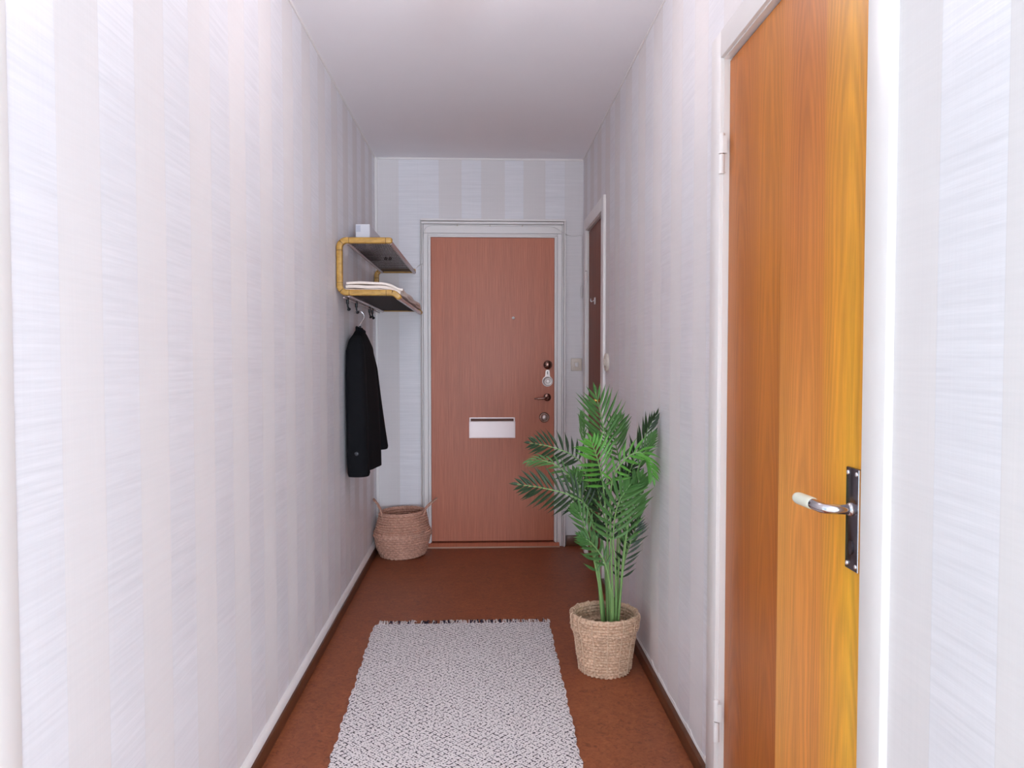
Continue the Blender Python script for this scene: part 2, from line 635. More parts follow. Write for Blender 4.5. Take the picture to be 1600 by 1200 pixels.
structure(MB().box(XL - T, XR + T, YR0, YE + T, -0.08, 0.0), 'floor', M_FLOOR, 'mottled brown linoleum floor of the hallway', 'floor')
structure(MB().box(RX0 - T, RX1 + T, RY0 - T, YR0, -0.08, 0.0).box(RX0 - T, XL - T, YR0, YL0 + T, -0.08, 0.0), 'floor_room', M_OAK, 'pale wooden floor of the room behind the camera', 'floor')
structure(MB().box(RX0 - T, RX1 + T, RY0 - T, YE + T, H, H + 0.08), 'ceiling', M_CEIL, 'plain white painted hallway ceiling', 'ceiling')
structure(MB().box(XL - T, XL, YL0, YE + T, 0, H), 'wall_left', M_WALL_L, 'long wall with pale striped wallpaper carrying the coat rack', 'wall')
w = MB()
w.box(XR, XR + T, YR0, D2[0], 0, H).box(XR, XR + T, D2[1], D3[0], 0, H).box(XR, XR + T, D3[1], YE + T, 0, H)
w.box(XR, XR + T, D2[0], D2[1], D2[2], H).box(XR, XR + T, D3[0], D3[1], D3[2], H)
w.box(XR + 0.075, XR + T, D2[0], D2[1], 0, D2[2]).box(XR + 0.075, XR + T, D3[0], D3[1], 0, D3[2])
structure(w, 'wall_right', M_WALL_R, 'striped wallpaper wall with the teak door and the palm in front', 'wall')
w = MB()
w.box(XL, D1[0], YE, YE + T, 0, H).box(D1[1], XR, YE, YE + T, 0, H).box(D1[0], D1[1], YE, YE + T, D1[2], H)
w.box(D1[0], D1[1], YE + 0.08, YE + T, 0, D1[2])
structure(w, 'wall_end', M_WALL_END, 'narrow striped wallpaper wall around the entrance door', 'wall')

# living room behind the camera: partition beside the passage, back wall and side wall with windows
structure(MB().box(RX0, XL - T, YL0, YL0 + T, 0, H), 'wall_partition', M_WHITE2, 'white partition wall on the far side of the room behind the camera', 'wall')
structure(MB().box(XR + T, RX1, YR0, YR0 + T, 0, H), 'wall_partition', M_WHITE2, 'white partition wall beside the hallway mouth behind the camera', 'wall')
WB = ((0.2, 2.4, 0.08, 1.62), (-2.4, -0.8, 0.08, 1.62))     # back windows x0 x1 z0 z1
w = MB().box(RX0, RX1, RY0 - T, RY0, 1.62, H).box(RX0, RX1, RY0 - T, RY0, 0, 0.08)
w.box(RX0, -2.4, RY0 - T, RY0, 0.08, 1.62).box(-0.8, 0.2, RY0 - T, RY0, 0.08, 1.62).box(2.4, RX1, RY0 - T, RY0, 0.08, 1.62)
structure(w, 'wall_back', M_WHITE2, 'white window wall of the room behind the camera', 'wall')
WS = (-2.05, 0.05, 0.1, 2.3)                  # side windows y0 y1 z0 z1
for xa, xb, y9, lb in ((RX0 - T, RX0, YL0, 'white wall with wide window behind the camera on the coat rack side'), (RX1, RX1 + T, YR0, 'white wall with wide window behind the camera on the teak door side')):
    w = MB().box(xa, xb, RY0 - T, WS[0], 0, H).box(xa, xb, WS[1], y9 + T, 0, H)
    w.box(xa, xb, WS[0], WS[1], 0, WS[2]).box(xa, xb, WS[0], WS[1], WS[3], H)
    structure(w, 'wall_side', M_WHITE2, lb, 'wall')


def window(name, axis, p, a0, a1, z0, z1, label):
    root = thing(name, (p, (a0 + a1) / 2, z0) if axis == 'x' else ((a0 + a1) / 2, p, z0), label, 'window', None, 'structure')

    def bx(mb, u0, u1, v0, v1, d=0.025):
        if axis == 'x':
            return mb.box(p - d, p + d, u0, u1, v0, v1)
        return mb.box(u0, u1, p - d, p + d, v0, v1)
    fr = MB()
    for u0, u1, v0, v1 in ((a0, a0 + .05, z0, z1), (a1 - .05, a1, z0, z1), (a0 + .05, a1 - .05, z0, z0 + .05), (a0 + .05, a1 - .05, z1 - .05, z1)):
        bx(fr, u0, u1, v0, v1)
    mid = (a0 + a1) / 2
    bx(fr, mid - .03, mid + .03, z0 + .05, z1 - .05)
    fr.build('window_frame', M_WHITE, root)
    bx(MB(), a0 + .05, mid - .03, z0 + .05, z1 - .05, 0.003).build('pane', M_PANE, root)
    bx(MB(), mid + .03, a1 - .05, z0 + .05, z1 - .05, 0.003).build('pane', M_PANE, root)


window('window_1', 'y', RY0 - 0.035, *WB[0], 'wide low white framed window in the room behind the camera')
window('window_4', 'y', RY0 - 0.035, *WB[1], 'narrower low white framed window in the room behind the camera')
window('window_2', 'x', RX0 - 0.035, *WS, 'white framed window behind the camera on the coat rack side')
window('window_3', 'x', RX1 + 0.035, *WS, 'white framed window behind the camera on the teak door side')


# ---- baseboards and thin strips
def baseboard(name, x0, x1, y0, y1, h, label):
    structure(MB().box(x0, x1, y0, y1, 0, h, 0.004, 2), name, M_BASE, label, 'baseboard', 40)


baseboard('baseboard_left', XL, XL + 0.024, YL0, YE, 0.05, 'low dark stained baseboard along the coat rack wall')
baseboard('baseboard_right', XR - 0.02, XR, 2.16, 4.075, 0.05, 'low dark stained baseboard behind the palm basket')
baseboard('baseboard_right', XR - 0.02, XR, YR0, 1.2, 0.05, 'low dark stained baseboard on the near side of the teak door')
baseboard('baseboard_end', 0.545, XR, YE - 0.022, YE, 0.07, 'short dark baseboard between entrance door and corner')
baseboard('baseboard_end', XL + 0.024, -0.405, YE - 0.022, YE, 0.07, 'short dark baseboard behind the handled basket')
# painted quarter round on top of the left baseboard
q = MB()
sec = [(0, 0)] + [(0.017 * math.cos(math.radians(a)), 0.023 * math.sin(math.radians(a))) for a in (0, 20, 40, 60, 75, 90)]
q.add([(XL + a, y, 0.05 + b) for y in (YL0, YE) for a, b in sec], [tuple(range(7)), tuple(range(13, 6, -1))] + [(i, (i + 1) % 7, (i + 1) % 7 + 7, i + 7) for i in range(7)])
structure(q, 'trim_1', M_WHITE, 'thin white quarter round strip on top of the left baseboard', 'trim', 40)
# ragged caulk line above the right baseboard
q = MB()
random.seed(3)
ys = [2.16 + i * 0.02 for i in range(96)]
hs = [0.058 + 0.0035 * math.sin(i * 0.7) * random.random() + (0.006 if random.random() < 0.08 else 0) for i in range(96)]
for i in range(95):
    y0, y1, a, b = ys[i], ys[i + 1], hs[i], hs[i + 1]
    q.add([(XR, y0, .05), (XR, y1, .05), (XR, y1, b), (XR, y0, a), (XR - .005, y0, .05), (XR - .005, y1, .05), (XR - .003, y1, b), (XR - .003, y0, a)],
          [(4, 5, 6, 7), (7, 6, 2, 3), (0, 1, 5, 4)] + ([(0, 4, 7, 3)] if i == 0 else []) + ([(1, 2, 6, 5)] if i == 94 else []))
structure(q, 'trim_2', M_WHITE, 'ragged white caulk line above the right baseboard', 'trim')
structure(MB().box(XL, XL + 0.017, YE - 0.014, YE, 0.07, H, 0.004), 'trim_3', M_WHITE, 'narrow white vertical strip in the corner beside the coat rack', 'trim', 40)
structure(MB().box(XL + 0.017, XR, YE - 0.008, YE, H - 0.013, H, 0.002, 1), 'trim_4', M_WHITE, 'thin white strip along the ceiling above the entrance door', 'trim')
structure(MB().box(XL, XL + 0.005, YL0, YE - 0.014, H - 0.010, H), 'trim_5', M_WHITE, 'thin white strip where the left wall meets the ceiling', 'trim')
structure(MB().box(XR - 0.004, XR, YR0, YE - 0.008, H - 0.008, H), 'trim_6', M_WHITE, 'thin white strip where the right wall meets the ceiling', 'trim')
structure(MB().box(XL - T - 0.004, XL + 0.003, YL0 - 0.012, YL0 + 0.095, 0, H, 0.003), 'trim_7', M_WHITE, 'white painted edge of the passage at the photo\'s left border', 'trim', 40)

# ---- door 1: entrance door
d1 = thing('door_1', ((D1[0] + D1[1]) / 2, YE, 0), 'brown laminate entrance door with mail slot in white frame', 'door', None, 'structure')
MB().box(-0.333, 0.467, YE - 0.004, YE + 0.036, 0.036, 2.012, 0.002, 1).build('leaf', M_LAM, d1, 30)
# frame lining (white) inside the opening, with a stop
fr = MB()
fr.box(D1[0] - 0.0, D1[0] + 0.006, YE - 0.012, YE + 0.07, 0.03, D1[2]).box(D1[1] - 0.006, D1[1], YE - 0.012, YE + 0.07, 0.03, D1[2])
fr.box(D1[0] + .006, D1[1] - .006, YE - 0.012, YE + 0.07, D1[2] - 0.012, D1[2])
fr.build('jamb', M_WHITE, d1)


def casing_profile(root, x_in, x_out, side):
    """vertical casing as stepped boards with fine shadow joints: flat inner board, bead, raised outer lip"""
    s = 1 if side > 0 else -1
    a = MB()
    g = 0.0012 * s
    b = [x_in, x_in + s * 0.012, x_in + s * 0.042, x_in + s * 0.052, x_out]

    def bd(p, q_, d, top, bv=0.0015):
        a.box(min(p, q_), max(p, q_), YE - d, YE, 0.0, top, bv, 1)
    bd(b[0], b[1] - g, 0.017, 2.0225)
    bd(b[1] + g, b[2] - g, 0.012, 2.037)
    bd(b[2] + g, b[3] - g, 0.022, 2.0952)
    bd(b[3] + g, b[4], 0.034, 2.1133)
    return a.build('casing', M_WHITE, root, 40)


casing_profile(d1, D1[0], -0.398, -1)
casing_profile(d1, D1[1], 0.538, 1)
a = MB()
for x0, x1, d, z0, z1 in ((D1[0] - 0.0106, D1[1] + 0.0106, 0.017, 2.024, 2.036), (D1[0] - 0.0406, D1[1] + 0.0406, 0.012, 2.0385, 2.094), (D1[0] - 0.0508, D1[1] + 0.0508, 0.022, 2.0965, 2.112), (-0.398, 0.538, 0.034, 2.1145, 2.128)):
    a.box(x0, x1, YE - d, YE, z0, z1, 0.0015, 1)
a.build('casing', M_WHITE, d1, 40)
th = MB().prism([(YE - 0.045, 0), (YE + 0.07, 0), (YE + 0.07, 0.030), (YE - 0.02, 0.026), (YE - 0.043, 0.010)], -0.355, 0.50, 'x').build('threshold', M_LAM, d1)
MB().box(-0.357, 0.502, YE - 0.049, YE - 0.043, 0.0, 0.009, 0.001, 1).build('threshold_edge', simple('pale_worn_wood', (0.50, 0.30, 0.21), 0.5), th)
# peephole
p = MB().lathe([(0, 0.010), (0.005, 0.010), (0.0085, 0.007), (0.0095, 0.0)], (0.2, YE - 0.004, 1.494), '-y', 20).build('peephole', M_PLASTIC, d1, 50)
# upper lock knob
k = MB().lathe([(0, 0.030), (0.018, 0.028), (0.0275, 0.020), (0.029, 0.010), (0.026, 0.004), (0.026, 0)], (0.424, YE - 0.004, 1.190), '-y', 32).build('lock_knob', M_BRASS_DARK, d1, 40)
# pear shaped cylinder plate with turn
pts = []
for i in range(25):
    an = math.radians(-62 - (360 - 124) * i / 24 + 180 - 180)
    pts.append((0.423 + 0.0345 * math.sin(math.radians(152) * (i - 12) / 12), 1.083 - 0.0345 * math.cos(math.radians(152) * (i - 12) / 12)))
pts += [(0.423 - 0.0125, 1.152), (0.423 - 0.006, 1.1575), (0.423 + 0.006, 1.1575), (0.423 + 0.0125, 1.152)] [::-1]
cp = MB().prism(pts, YE - 0.012, YE - 0.004, 'y').build('cylinder_plate', M_NICKEL, d1, 30)
MB().lathe([(0.030, 0.0), (0.030, 0.006), (0.026, 0.010), (0.020, 0.009), (0.018, 0.004), (0.0, 0.004)], (0.423, YE - 0.012, 1.083), '-y', 32).build('cylinder_ring', M_NICKEL, cp, 40)
MB().lathe([(0.013, 0.0), (0.013, 0.012), (0.010, 0.016), (0.0, 0.016)], (0.423, YE - 0.016, 1.083), '-y', 24).build('cylinder_core', M_NICKEL, cp, 40)
MB().box(0.4205, 0.4255, YE - 0.0135, YE - 0.012, 1.128, 1.148).build('keyhole', M_BLACK, cp)
# lever handle
hd = MB().lathe([(0, 0.012), (0.018, 0.012), (0.025, 0.007), (0.0255, 0)], (0.422, YE - 0.004, 0.978), '-y', 32).build('handle_rosette', M_BRASS_DARK, d1, 40)
pa = catmull([(0.422, YE - 0.012, 0.978), (0.421, YE - 0.045, 0.977), (0.405, YE - 0.056, 0.975), (0.370, YE - 0.056, 0.972), (0.334, YE - 0.052, 0.970)], 20)
MB().tube(pa, [0.009] * 8 + [0.0085] * 6 + [0.0075] * 3 + [0.007, 0.006, 0.005, 0.003], 12).build('lever', M_BRASS_DARK, hd, 60)
# lower round knob with dark ring
lk = MB().lathe([(0.033, 0), (0.033, 0.006), (0.029, 0.010), (0.024, 0.010)], (0.402, YE - 0.004, 0.847), '-y', 36).build('knob_ring', M_BRASS_DARK, d1, 40)
MB().lathe([(0.024, 0.008), (0.023, 0.018), (0.017, 0.025), (0.009, 0.028), (0, 0.029)], (0.402, YE - 0.004, 0.847), '-y', 32).build('knob', M_NICKEL, lk, 60)
# mail slot
ml = MB()
ml.box(-0.088, 0.213, YE - 0.010, YE - 0.004, 0.713, 0.823, 0.002, 1)
ml.box(-0.086, -0.077, YE - 0.013, YE - 0.004, 0.818, 0.848, 0.002, 1).box(0.202, 0.211, YE - 0.013, YE - 0.004, 0.818, 0.848, 0.002, 1)
ml.box(-0.077, 0.202, YE - 0.012, YE - 0.004, 0.840, 0.848, 0.001, 1)
M_MAIL = simple('pale_pink_metal', (0.84, 0.70, 0.68), 0.32, 0.15, 0.5, 0.03, 12)
mail = ml.build('mail_slot', M_MAIL, d1, 30)
MB().box(-0.077, 0.202, YE - 0.006, YE - 0.0038, 0.823, 0.840).build('slot_gap', simple('dark_slot', (0.16, 0.07, 0.05), 0.7), mail)
MB().box(-0.080, 0.205, YE - 0.0125, YE - 0.010, 0.720, 0.818, 0.001, 1).build('flap', M_MAIL, mail, 30)


# ---- side doors on the right wall
def hinge(root, y, z0, z1, x):
    h = z1 - z0
    m = MB()
    m.tube([(x, y, z0), (x, y, z0 + h * 0.47)], 0.0085, 14).box(x, x + 0.012, y - 0.003, y + 0.006, z0 + 0.004, z0 + h * 0.47)
    hg = m.build('hinge', M_WHITE, root, 40)
    m = MB()
    m.tube([(x, y, z0 + h * 0.49), (x, y, z1 - 0.008)], 0.0085, 14)
    m.lathe([(0.0085, 0), (0.0080, 0.005), (0.005, 0.008), (0, 0.009)], (x, y, z1 - 0.008), 'z', 14)
    m.box(x, x + 0.012, y - 0.010, y, z0 + h * 0.49, z1 - 0.010)
    m.build('hinge_knuckle', M_WHITE, hg, 40)
    MB().tube([(x, y, z0 + h * 0.47), (x, y, z0 + h * 0.49)], 0.0070, 12).build('hinge_gap', M_BRASS_DARK, hg)
    return hg


def side_door(name, D, casing_near, casing_far, label, leaf_mat_, leaf_x):
    y0, y1, zt = D
    root = thing(name, (XR, (y0 + y1) / 2, 0), label, 'door', None, 'structure')
    MB().box(leaf_x, leaf_x + 0.04, y0 + 0.004, y1 - 0.004, 0.008, zt - 0.008, 0.0015, 1).build('leaf', leaf_mat_, root, 30)
    px = XR - 0.014
    ct = zt + 0.072
    # lining with visible reveal
    lin = MB()
    lin.box(XR - 0.004, leaf_x + 0.075, y1 - 0.003, y1 + 0.012, 0, zt + 0.012)
    lin.box(XR - 0.004, leaf_x + 0.075, y0 - 0.012, y0 + 0.003, 0, zt + 0.012)
    lin.box(XR - 0.004, leaf_x + 0.075, y0 + 0.003, y1 - 0.003, zt - 0.004, zt + 0.012)
    lin.build('jamb', M_WHITE, root)
    MB().box(px, XR + 0.002, y1, y1 + casing_far, 0, ct, 0.003).build('casing', M_WHITE, root, 40)
    MB().box(px, XR + 0.002, y0 - casing_near, y0, 0, ct, 0.003).build('casing', M_WHITE, root, 40)
    MB().box(px, XR + 0.002, y0, y1, zt, ct, 0.003).build('casing', M_WHITE, root, 40)
    return root


M_TEAK = None
LX2 = XR + 0.012
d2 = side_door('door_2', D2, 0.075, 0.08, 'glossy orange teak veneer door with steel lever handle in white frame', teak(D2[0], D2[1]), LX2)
hinge(d2, D2[1] - 0.004, 1.735, 1.845, XR - 0.009)
hinge(d2, D2[1] - 0.004, 0.175, 0.293, XR - 0.009)
# long steel handle plate
plate = MB().box(LX2 - 0.006, LX2, 1.318, 1.368, 0.857, 1.042, 0.002, 2).build('handle_plate', M_STEEL, d2, 40)
MB().box(LX2 - 0.0075, LX2 - 0.001, 1.3165, 1.3195, 0.858, 1.041, 0.001, 1).build('plate_edge', M_STEEL_EDGE, plate)
s0 = None
for (sy, sz) in ((1.327, 1.032), (1.359, 1.032), (1.327, 0.867), (1.359, 0.867)):
    if s0 is None:
        s0 = MB().lathe([(0.0045, 0), (0.004, 0.0018), (0.002, 0.0028), (0, 0.003)], (LX2 - 0.006, sy, sz), '-x', 14).build('screw', M_STEEL_EDGE, plate, 60)
        sb = (sy, sz)
    else:
        share(s0, 'screw', plate, (0, sy - sb[0], sz - sb[1]))
MB().prism([(1.343 + 0.0065 * math.cos(t * 0.4488), 0.8985 + 0.013 * math.sin(t * 0.4488)) for t in range(14)], LX2 - 0.0085, LX2 - 0.006, 'x').build('keyhole_cover', M_STEEL, plate, 40)
HZ = 0.967
neck = MB().lathe([(0.0125, 0), (0.0125, 0.003), (0.0105, 0.006), (0.0092, 0.007)], (LX2 - 0.006, 1.345, HZ), '-x', 24).build('handle_collar', M_CHROME, d2, 40)
pa = catmull([(LX2 - 0.006, 1.345, HZ), (LX2 - 0.032, 1.346, HZ), (LX2 - 0.050, 1.354, HZ), (LX2 - 0.056, 1.372, HZ + .001), (LX2 - 0.056, 1.395, HZ + 0.002)], 24)
lev = MB().tube(pa, [0.0092] * 14 + [0.0098] * 6 + [0.0102] * 5, 18).build('lever', M_CHROME, neck, 60)
gp = [(LX2 - 0.056, 1.390 + 0.082 * i / 16, HZ + 0.002 - 0.002 * (i / 16)) for i in range(17)]
MB().tube(gp, [0.0108, 0.0115] + [0.0118] * 11 + [0.0114, 0.0104, 0.008, 0.003], 18).build('grip', M_GLASSW, neck, 60)

LX3 = XR + 0.010
d3 = side_door('door_3', D3, 0.085, 0.085, 'narrow reddish brown door beside the entrance door corner', M_MAHOG, LX3)
hinge(d3, D3[1] - 0.003, 1.70, 1.86, XR - 0.008)
# small square hook plate and a brass lever on door 3
hk = MB().box(LX3 - 0.004, LX3, 4.510, 4.545, 1.552, 1.592, 0.001, 1).build('hook_plate', M_PLASTIC, d3)
MB().tube(catmull([(LX3 - .004, 4.527, 1.575), (LX3 - .02, 4.527, 1.566), (LX3 - .026, 4.527, 1.575), (LX3 - .026, 4.527, 1.585)], 10), 0.004, 8).build('hook', M_CHROME, hk, 60)
hp = MB().box(LX3 - 0.004, LX3, 4.20, 4.235, 0.90, 1.06, 0.0015, 1).build('handle_plate', M_BRASS, d3)
MB().tube(catmull([(LX3 - .002, 4.217, 1.0), (LX3 - .04, 4.217, 1.0), (LX3 - .052, 4.235, 0.998), (LX3 - .052, 4.30, 0.996)], 16), 0.009, 12).build('lever', M_BRASS, hp, 60)

# ------------------------------------------------------------------ things: coat rack on the left wall
YA, YB = 3.665, 4.935           # near and far bracket
ZU, ZL = 1.789, 1.544           # upper and lower arm heights
XU = -0.672                     # upright centre
rack = thing('hat_rack', (XL, (YA + YB) / 2, ZL), 'two-tier hat rack with yellow wooden brackets and dark wire shelves on left wall', 'hat rack')
SECT = rounded(0.028, 0.033, 0.006, 3)
CORE = rounded(0.026, 0.031, 0.006, 2)
M_GLUE = simple('dark_joint', (0.10, 0.045, 0.012), 0.6, 0, 0.3, 0.1)


def bracket(y):
    gap = 0.0025

    def seg(pts, name, par):
        return MB().sweep(pts, SECT, (0, 1, 0)).build(name, M_BEECH, par, 50)
    R = 0.034
    up = seg([(XU, y, ZL + R + gap + 0.012), (XU, y, (ZL + ZU) / 2), (XU, y, ZU - R - gap - 0.012)], 'side_bracket', rack)

    def arc(cx, cz, a0, a1, pre=None, post=None):
        pts = [(cx + R * math.cos(math.radians(a0 + (a1 - a0) * i / 10)), y, cz + R * math.sin(math.radians(a0 + (a1 - a0) * i / 10))) for i in range(11)]
        if pre:
            pts = [pre] + pts
        if post:
            pts = pts + [post]
        return pts
    core = [(-0.44, y, ZU)] + arc(XU + R, ZU - R, 90, 180) + arc(XU + R, ZL + R, 180, 270) + [(-0.43, y, ZL), (-0.412, y, ZL - 0.006), (-0.398, y, ZL - 0.018)]
    MB().sweep(core, CORE, (0, 1, 0)).build('joint_core', M_GLUE, up, 50)
    # upper elbow (two halves so the mitre joint shows)
    seg(arc(XU + R, ZU - R, 180, 138, pre=(XU, y, ZU - R - 0.012)), 'elbow', up)
    seg(arc(XU + R, ZU - R, 132.5, 90, post=(XU + R + 0.010, y, ZU)), 'elbow', up)
    seg([(XU + R + 0.0125, y, ZU), (-0.55, y, ZU), (-0.456, y, ZU)], 'arm', up)
    m = MB().sweep([(-0.4535, y, ZU), (-0.440, y, ZU), (-0.432, y, ZU), (-0.427, y, ZU), (-0.4245, y, ZU)], SECT, (0, 1, 0), True, [1, 1, 0.93, 0.75, 0.45])
    m.build('arm_end', M_BEECH, up, 50)
    # lower elbow
    seg(arc(XU + R, ZL + R, 222, 180, post=(XU, y, ZL + R + 0.012)), 'elbow', up)
    seg(arc(XU + R, ZL + R, 270, 227.5)[::-1] + [(XU + R + 0.010, y, ZL)], 'elbow', up)
    seg([(XU + R + 0.0125, y, ZL), (-0.55, y, ZL), (-0.455, y, ZL)], 'arm', up)
    seg([(-0.4525, y, ZL), (-0.44, y, ZL), (-0.4265, y, ZL - 0.001)], 'arm_end', up)
    m = MB().sweep([(-0.424, y, ZL - 0.0012), (-0.412, y, ZL - 0.006), (-0.402, y, ZL - 0.014), (-0.394, y, ZL - 0.022), (-0.390, y, ZL - 0.027), (-0.3885, y, ZL - 0.029)], SECT, (0, 1, 0), True, [1, 1, 1, 0.93, 0.75, 0.45])
    m.build('arm_end', M_BEECH, up, 50)
    return up


bracket(YA)
bracket(YB)


def rod(name, x, z, r, mat, y0=YA - 0.006, y1=YB + 0.012, sides=12):
    return MB().tube([(x, y0, z), (x, (y0 + y1) / 2, z), (x, y1, z)], r, sides).build(name, mat, rack, 50)


rod('rail', -0.436, ZU - 0.006, 0.011, M_RAIL, YA + 0.012, YB + 0.03)
rod('rail', -0.637, ZU - 0.010, 0.008, M_RAIL, YA + 0.012, YB - 0.014)
rod('rail', -0.400, ZL - 0.022, 0.011, M_RAIL, YA + 0.012, YB + 0.03)
rod('rail', -0.633, ZL - 0.012, 0.008, M_RAIL, YA + 0.012, YB - 0.014)
rod('hook_rail', -0.655, ZL - 0.022, 0.004, M_RAIL, YA + 0.012, YB - 0.014)


def wire_shelf(x0, x1, z, zfront, n, wide, k):
    m = MB()

    def zz(x):
        return z + (zfront - z) * smoothstep(x1 - 0.06, x1, x)
    for i in range(n + 1):
        x = x0 + (x1 - x0) * i / n
        m.box(x - wide, x + wide, YA + 0.016, YB - 0.016, zz(x) - 0.0010, zz(x) + 0.0010)
    for i in range(k + 1):
        y = YA + 0.018 + (YB - YA - 0.036) * i / k
        pts = [x0 + (x1 - x0) * j / 6 for j in range(7)]
        for a, b in zip(pts, pts[1:]):
            m.add([(a, y - .0018, zz(a) - .003), (a, y + .0018, zz(a) - .003), (a, y + .0018, zz(a)), (a, y - .0018, zz(a)),
                   (b, y - .0018, zz(b) - .003), (b, y + .0018, zz(b) - .003), (b, y + .0018, zz(b)), (b, y - .0018, zz(b))],
                  [(0, 1, 5, 4), (2, 3, 7, 6), (1, 2, 6, 5), (3, 0, 4, 7)])
    o = m.build('wire_shelf', M_MESH, rack)
    o['kind'] = 'stuff'
    return o


wire_shelf(-0.637, -0.436, ZU - 0.004, ZU - 0.004, 25, 0.0015, 26)
wire_shelf(-0.633, -0.400, ZL - 0.006, ZL - 0.018, 24, 0.0024, 60)

# hooks sliding on the rear lower rail
hook0 = None
HZR = ZL - 0.022
for y in (3.77, 4.03, 4.50, 4.61):
    if hook0 is None:
        m = MB()
        m.box(-0.662, -0.648, y - 0.006, y + 0.006, HZR - 0.026, HZR + 0.008, 0.003, 1)
        m.tube(catmull([(-0.655, y, HZR - 0.020), (-0.654, y, HZR - 0.034), (-0.650, y, HZR - 0.046), (-0.645, y, HZR - 0.056)], 16), [0.0045] * 10 + [0.0055, 0.0075, 0.009, 0.0095, 0.009, 0.0075, 0.004], 10)
        hook0 = m.build('hook', M_BLACK, rack, 50)
        hy = y
    else:
        share(hook0, 'hook', rack, (0, y - hy, 0))

# things lying on the rack
box = thing('carton_box', (-0.6135, 4.0, ZU + 0.002), 'long white carton box lying on the upper shelf of the hat rack', 'box')
bz = ZU - 0.0015
MB().box(-0.651, -0.578, 3.995, 4.42, bz, bz + 0.135, 0.003, 1).build('carton', M_CARTON, box)
MB().box(-0.649, -0.625, 3.9942, 3.9952, bz + 0.095, bz + 0.128).build('printed_panel', M_CARTON_PRINT, box)
MB().box(-0.649, -0.600, 3.9942, 3.9952, bz + 0.003, bz + 0.040).build('printed_panel', M_CARTON_PRINT, box)

cl = thing('folded_cloth', (-0.52, 4.25, ZL), 'cream folded cloth spread over the lower shelf of the hat rack', 'cloth')


def cloth_layer(z0, amp, x0, x1, y0, y1, seed, thick=0.005):
    nx, ny = 24, 60
    top, bot = [], []
    for j in range(ny + 1):
        y = y0 + (y1 - y0) * j / ny
        for i in range(nx + 1):
            u = i / nx
            x = x0 + (x1 - x0) * u + 0.004 * math.sin(y * 13 + seed)
            base = z0 * (1 - 0.55 * smoothstep(0.55, 1.0, u)) * (1 - 0.25 * smoothstep(y0, y1, y))
            rail_z = ZL - 0.002 - 0.010 * smoothstep(-0.440, -0.39, x)
            z = rail_z + 0.004 + base + amp * math.sin(x * 40 + y * 9 + seed) * math.sin(y * 17 + seed * 2) * (1 - u * 0.5) + amp
            top.append((x, y, z + thick))
            bot.append((x, y, z))
    m = MB()
    W = nx + 1
    N = len(top)
    fs = []
    for j in range(ny):
        for i in range(nx):
            a = j * W + i
            fs.append((a, a + 1, a + W + 1, a + W))
            fs.append((N + a, N + a + W, N + a + W + 1, N + a + 1))
    for i in range(nx):
        fs.append((i, N + i, N + i + 1, i + 1))
        a = ny * W + i
        fs.append((a, a + 1, N + a + 1, N + a))
    for j in range(ny):
        a = j * W
        fs.append((a, a + W, N + a + W, N + a))
        a = j * W + nx
        fs.append((a, N + a, N + a + W, a + W))
    m.add(top + bot, fs)
    return m.build('cloth_layer', M_LINEN, cl, 60)


cloth_layer(0.005, 0.0014, -0.650, -0.388, 3.70, 4.86, 1.0, 0.013)
cloth_layer(0.022, 0.0018, -0.654, -0.392, 3.71, 4.80, 2.3, 0.014)
cloth_layer(0.040, 0.0022, -0.652, -0.384, 3.70, 4.83, 4.1, 0.011)

tr = thing('small_ornament', (-0.535, 4.38, ZU), 'tiny dark and white ornament on the upper rack shelf', 'ornament')
MB().lathe([(0, 0.0), (0.009, 0.002), (0.011, 0.009), (0.008, 0.016), (0, 0.019)], (-0.545, 4.38, ZU - 0.002), 'z', 16).build('dark_bead', M_BLACK, tr, 60)
MB().lathe([(0, 0.0), (0.009, 0.002), (0.011, 0.009), (0.008, 0.016), (0, 0.019)], (-0.520, 4.38, ZU - 0.002), 'z', 16).build('dark_bead', M_BLACK, tr, 60)
MB().box(-0.547, -0.518, 4.395, 4.47, ZU - 0.002, ZU + 0.014, 0.003, 2).build('white_body', M_PLASTIC, tr, 40)

# ---- hanger and coat
CY = 4.03
hang = thing('clothes_hanger', (-0.64, CY, 1.40), 'black clothes hanger with thin metal hook on a rack hook', 'hanger')
hk_z = HZR - 0.052
hp_ = catmull([(-0.662, CY - .01, hk_z - 0.006), (-0.658, CY - .008, hk_z + 0.006), (-0.643, CY, hk_z + 0.0115), (-0.626, CY + .006, hk_z + 0.002), (-0.6165, CY + .008, hk_z - 0.017),
               (-0.622, CY + .006, hk_z - 0.035), (-0.633, CY + .002, hk_z - 0.052), (-0.637, CY, hk_z - 0.072)], 40)
MB().tube(hp_, 0.0023, 8).build('metal_hook', M_CHROME, hang, 60)
nz = hk_z - 0.068
MB().tube([(-0.637, CY, nz), (-0.637, CY, nz - 0.02), (-0.638, CY, nz - 0.05)], [0.006, 0.0075, 0.009], 10).build('neck', M_BLACK, hang, 60)
NH = Vector((-0.634, 3.885, 1.30))
FH = Vector((-0.610, 4.185, 1.30))
arms = catmull([NH + Vector((0, .03, .0)), Vector((-0.638, 3.97, 1.345)), Vector((-0.638, CY, nz - 0.045)), Vector((-0.628, 4.09, 1.345)), FH - Vector((0, .03, 0))], 24)
MB().tube(arms, 0.009, 8).build('shoulder_bar', M_BLACK, hang, 60)

coat = thing('coat', (-0.60, CY, 0.65), 'long black wool coat hanging from the hat rack', 'coat')


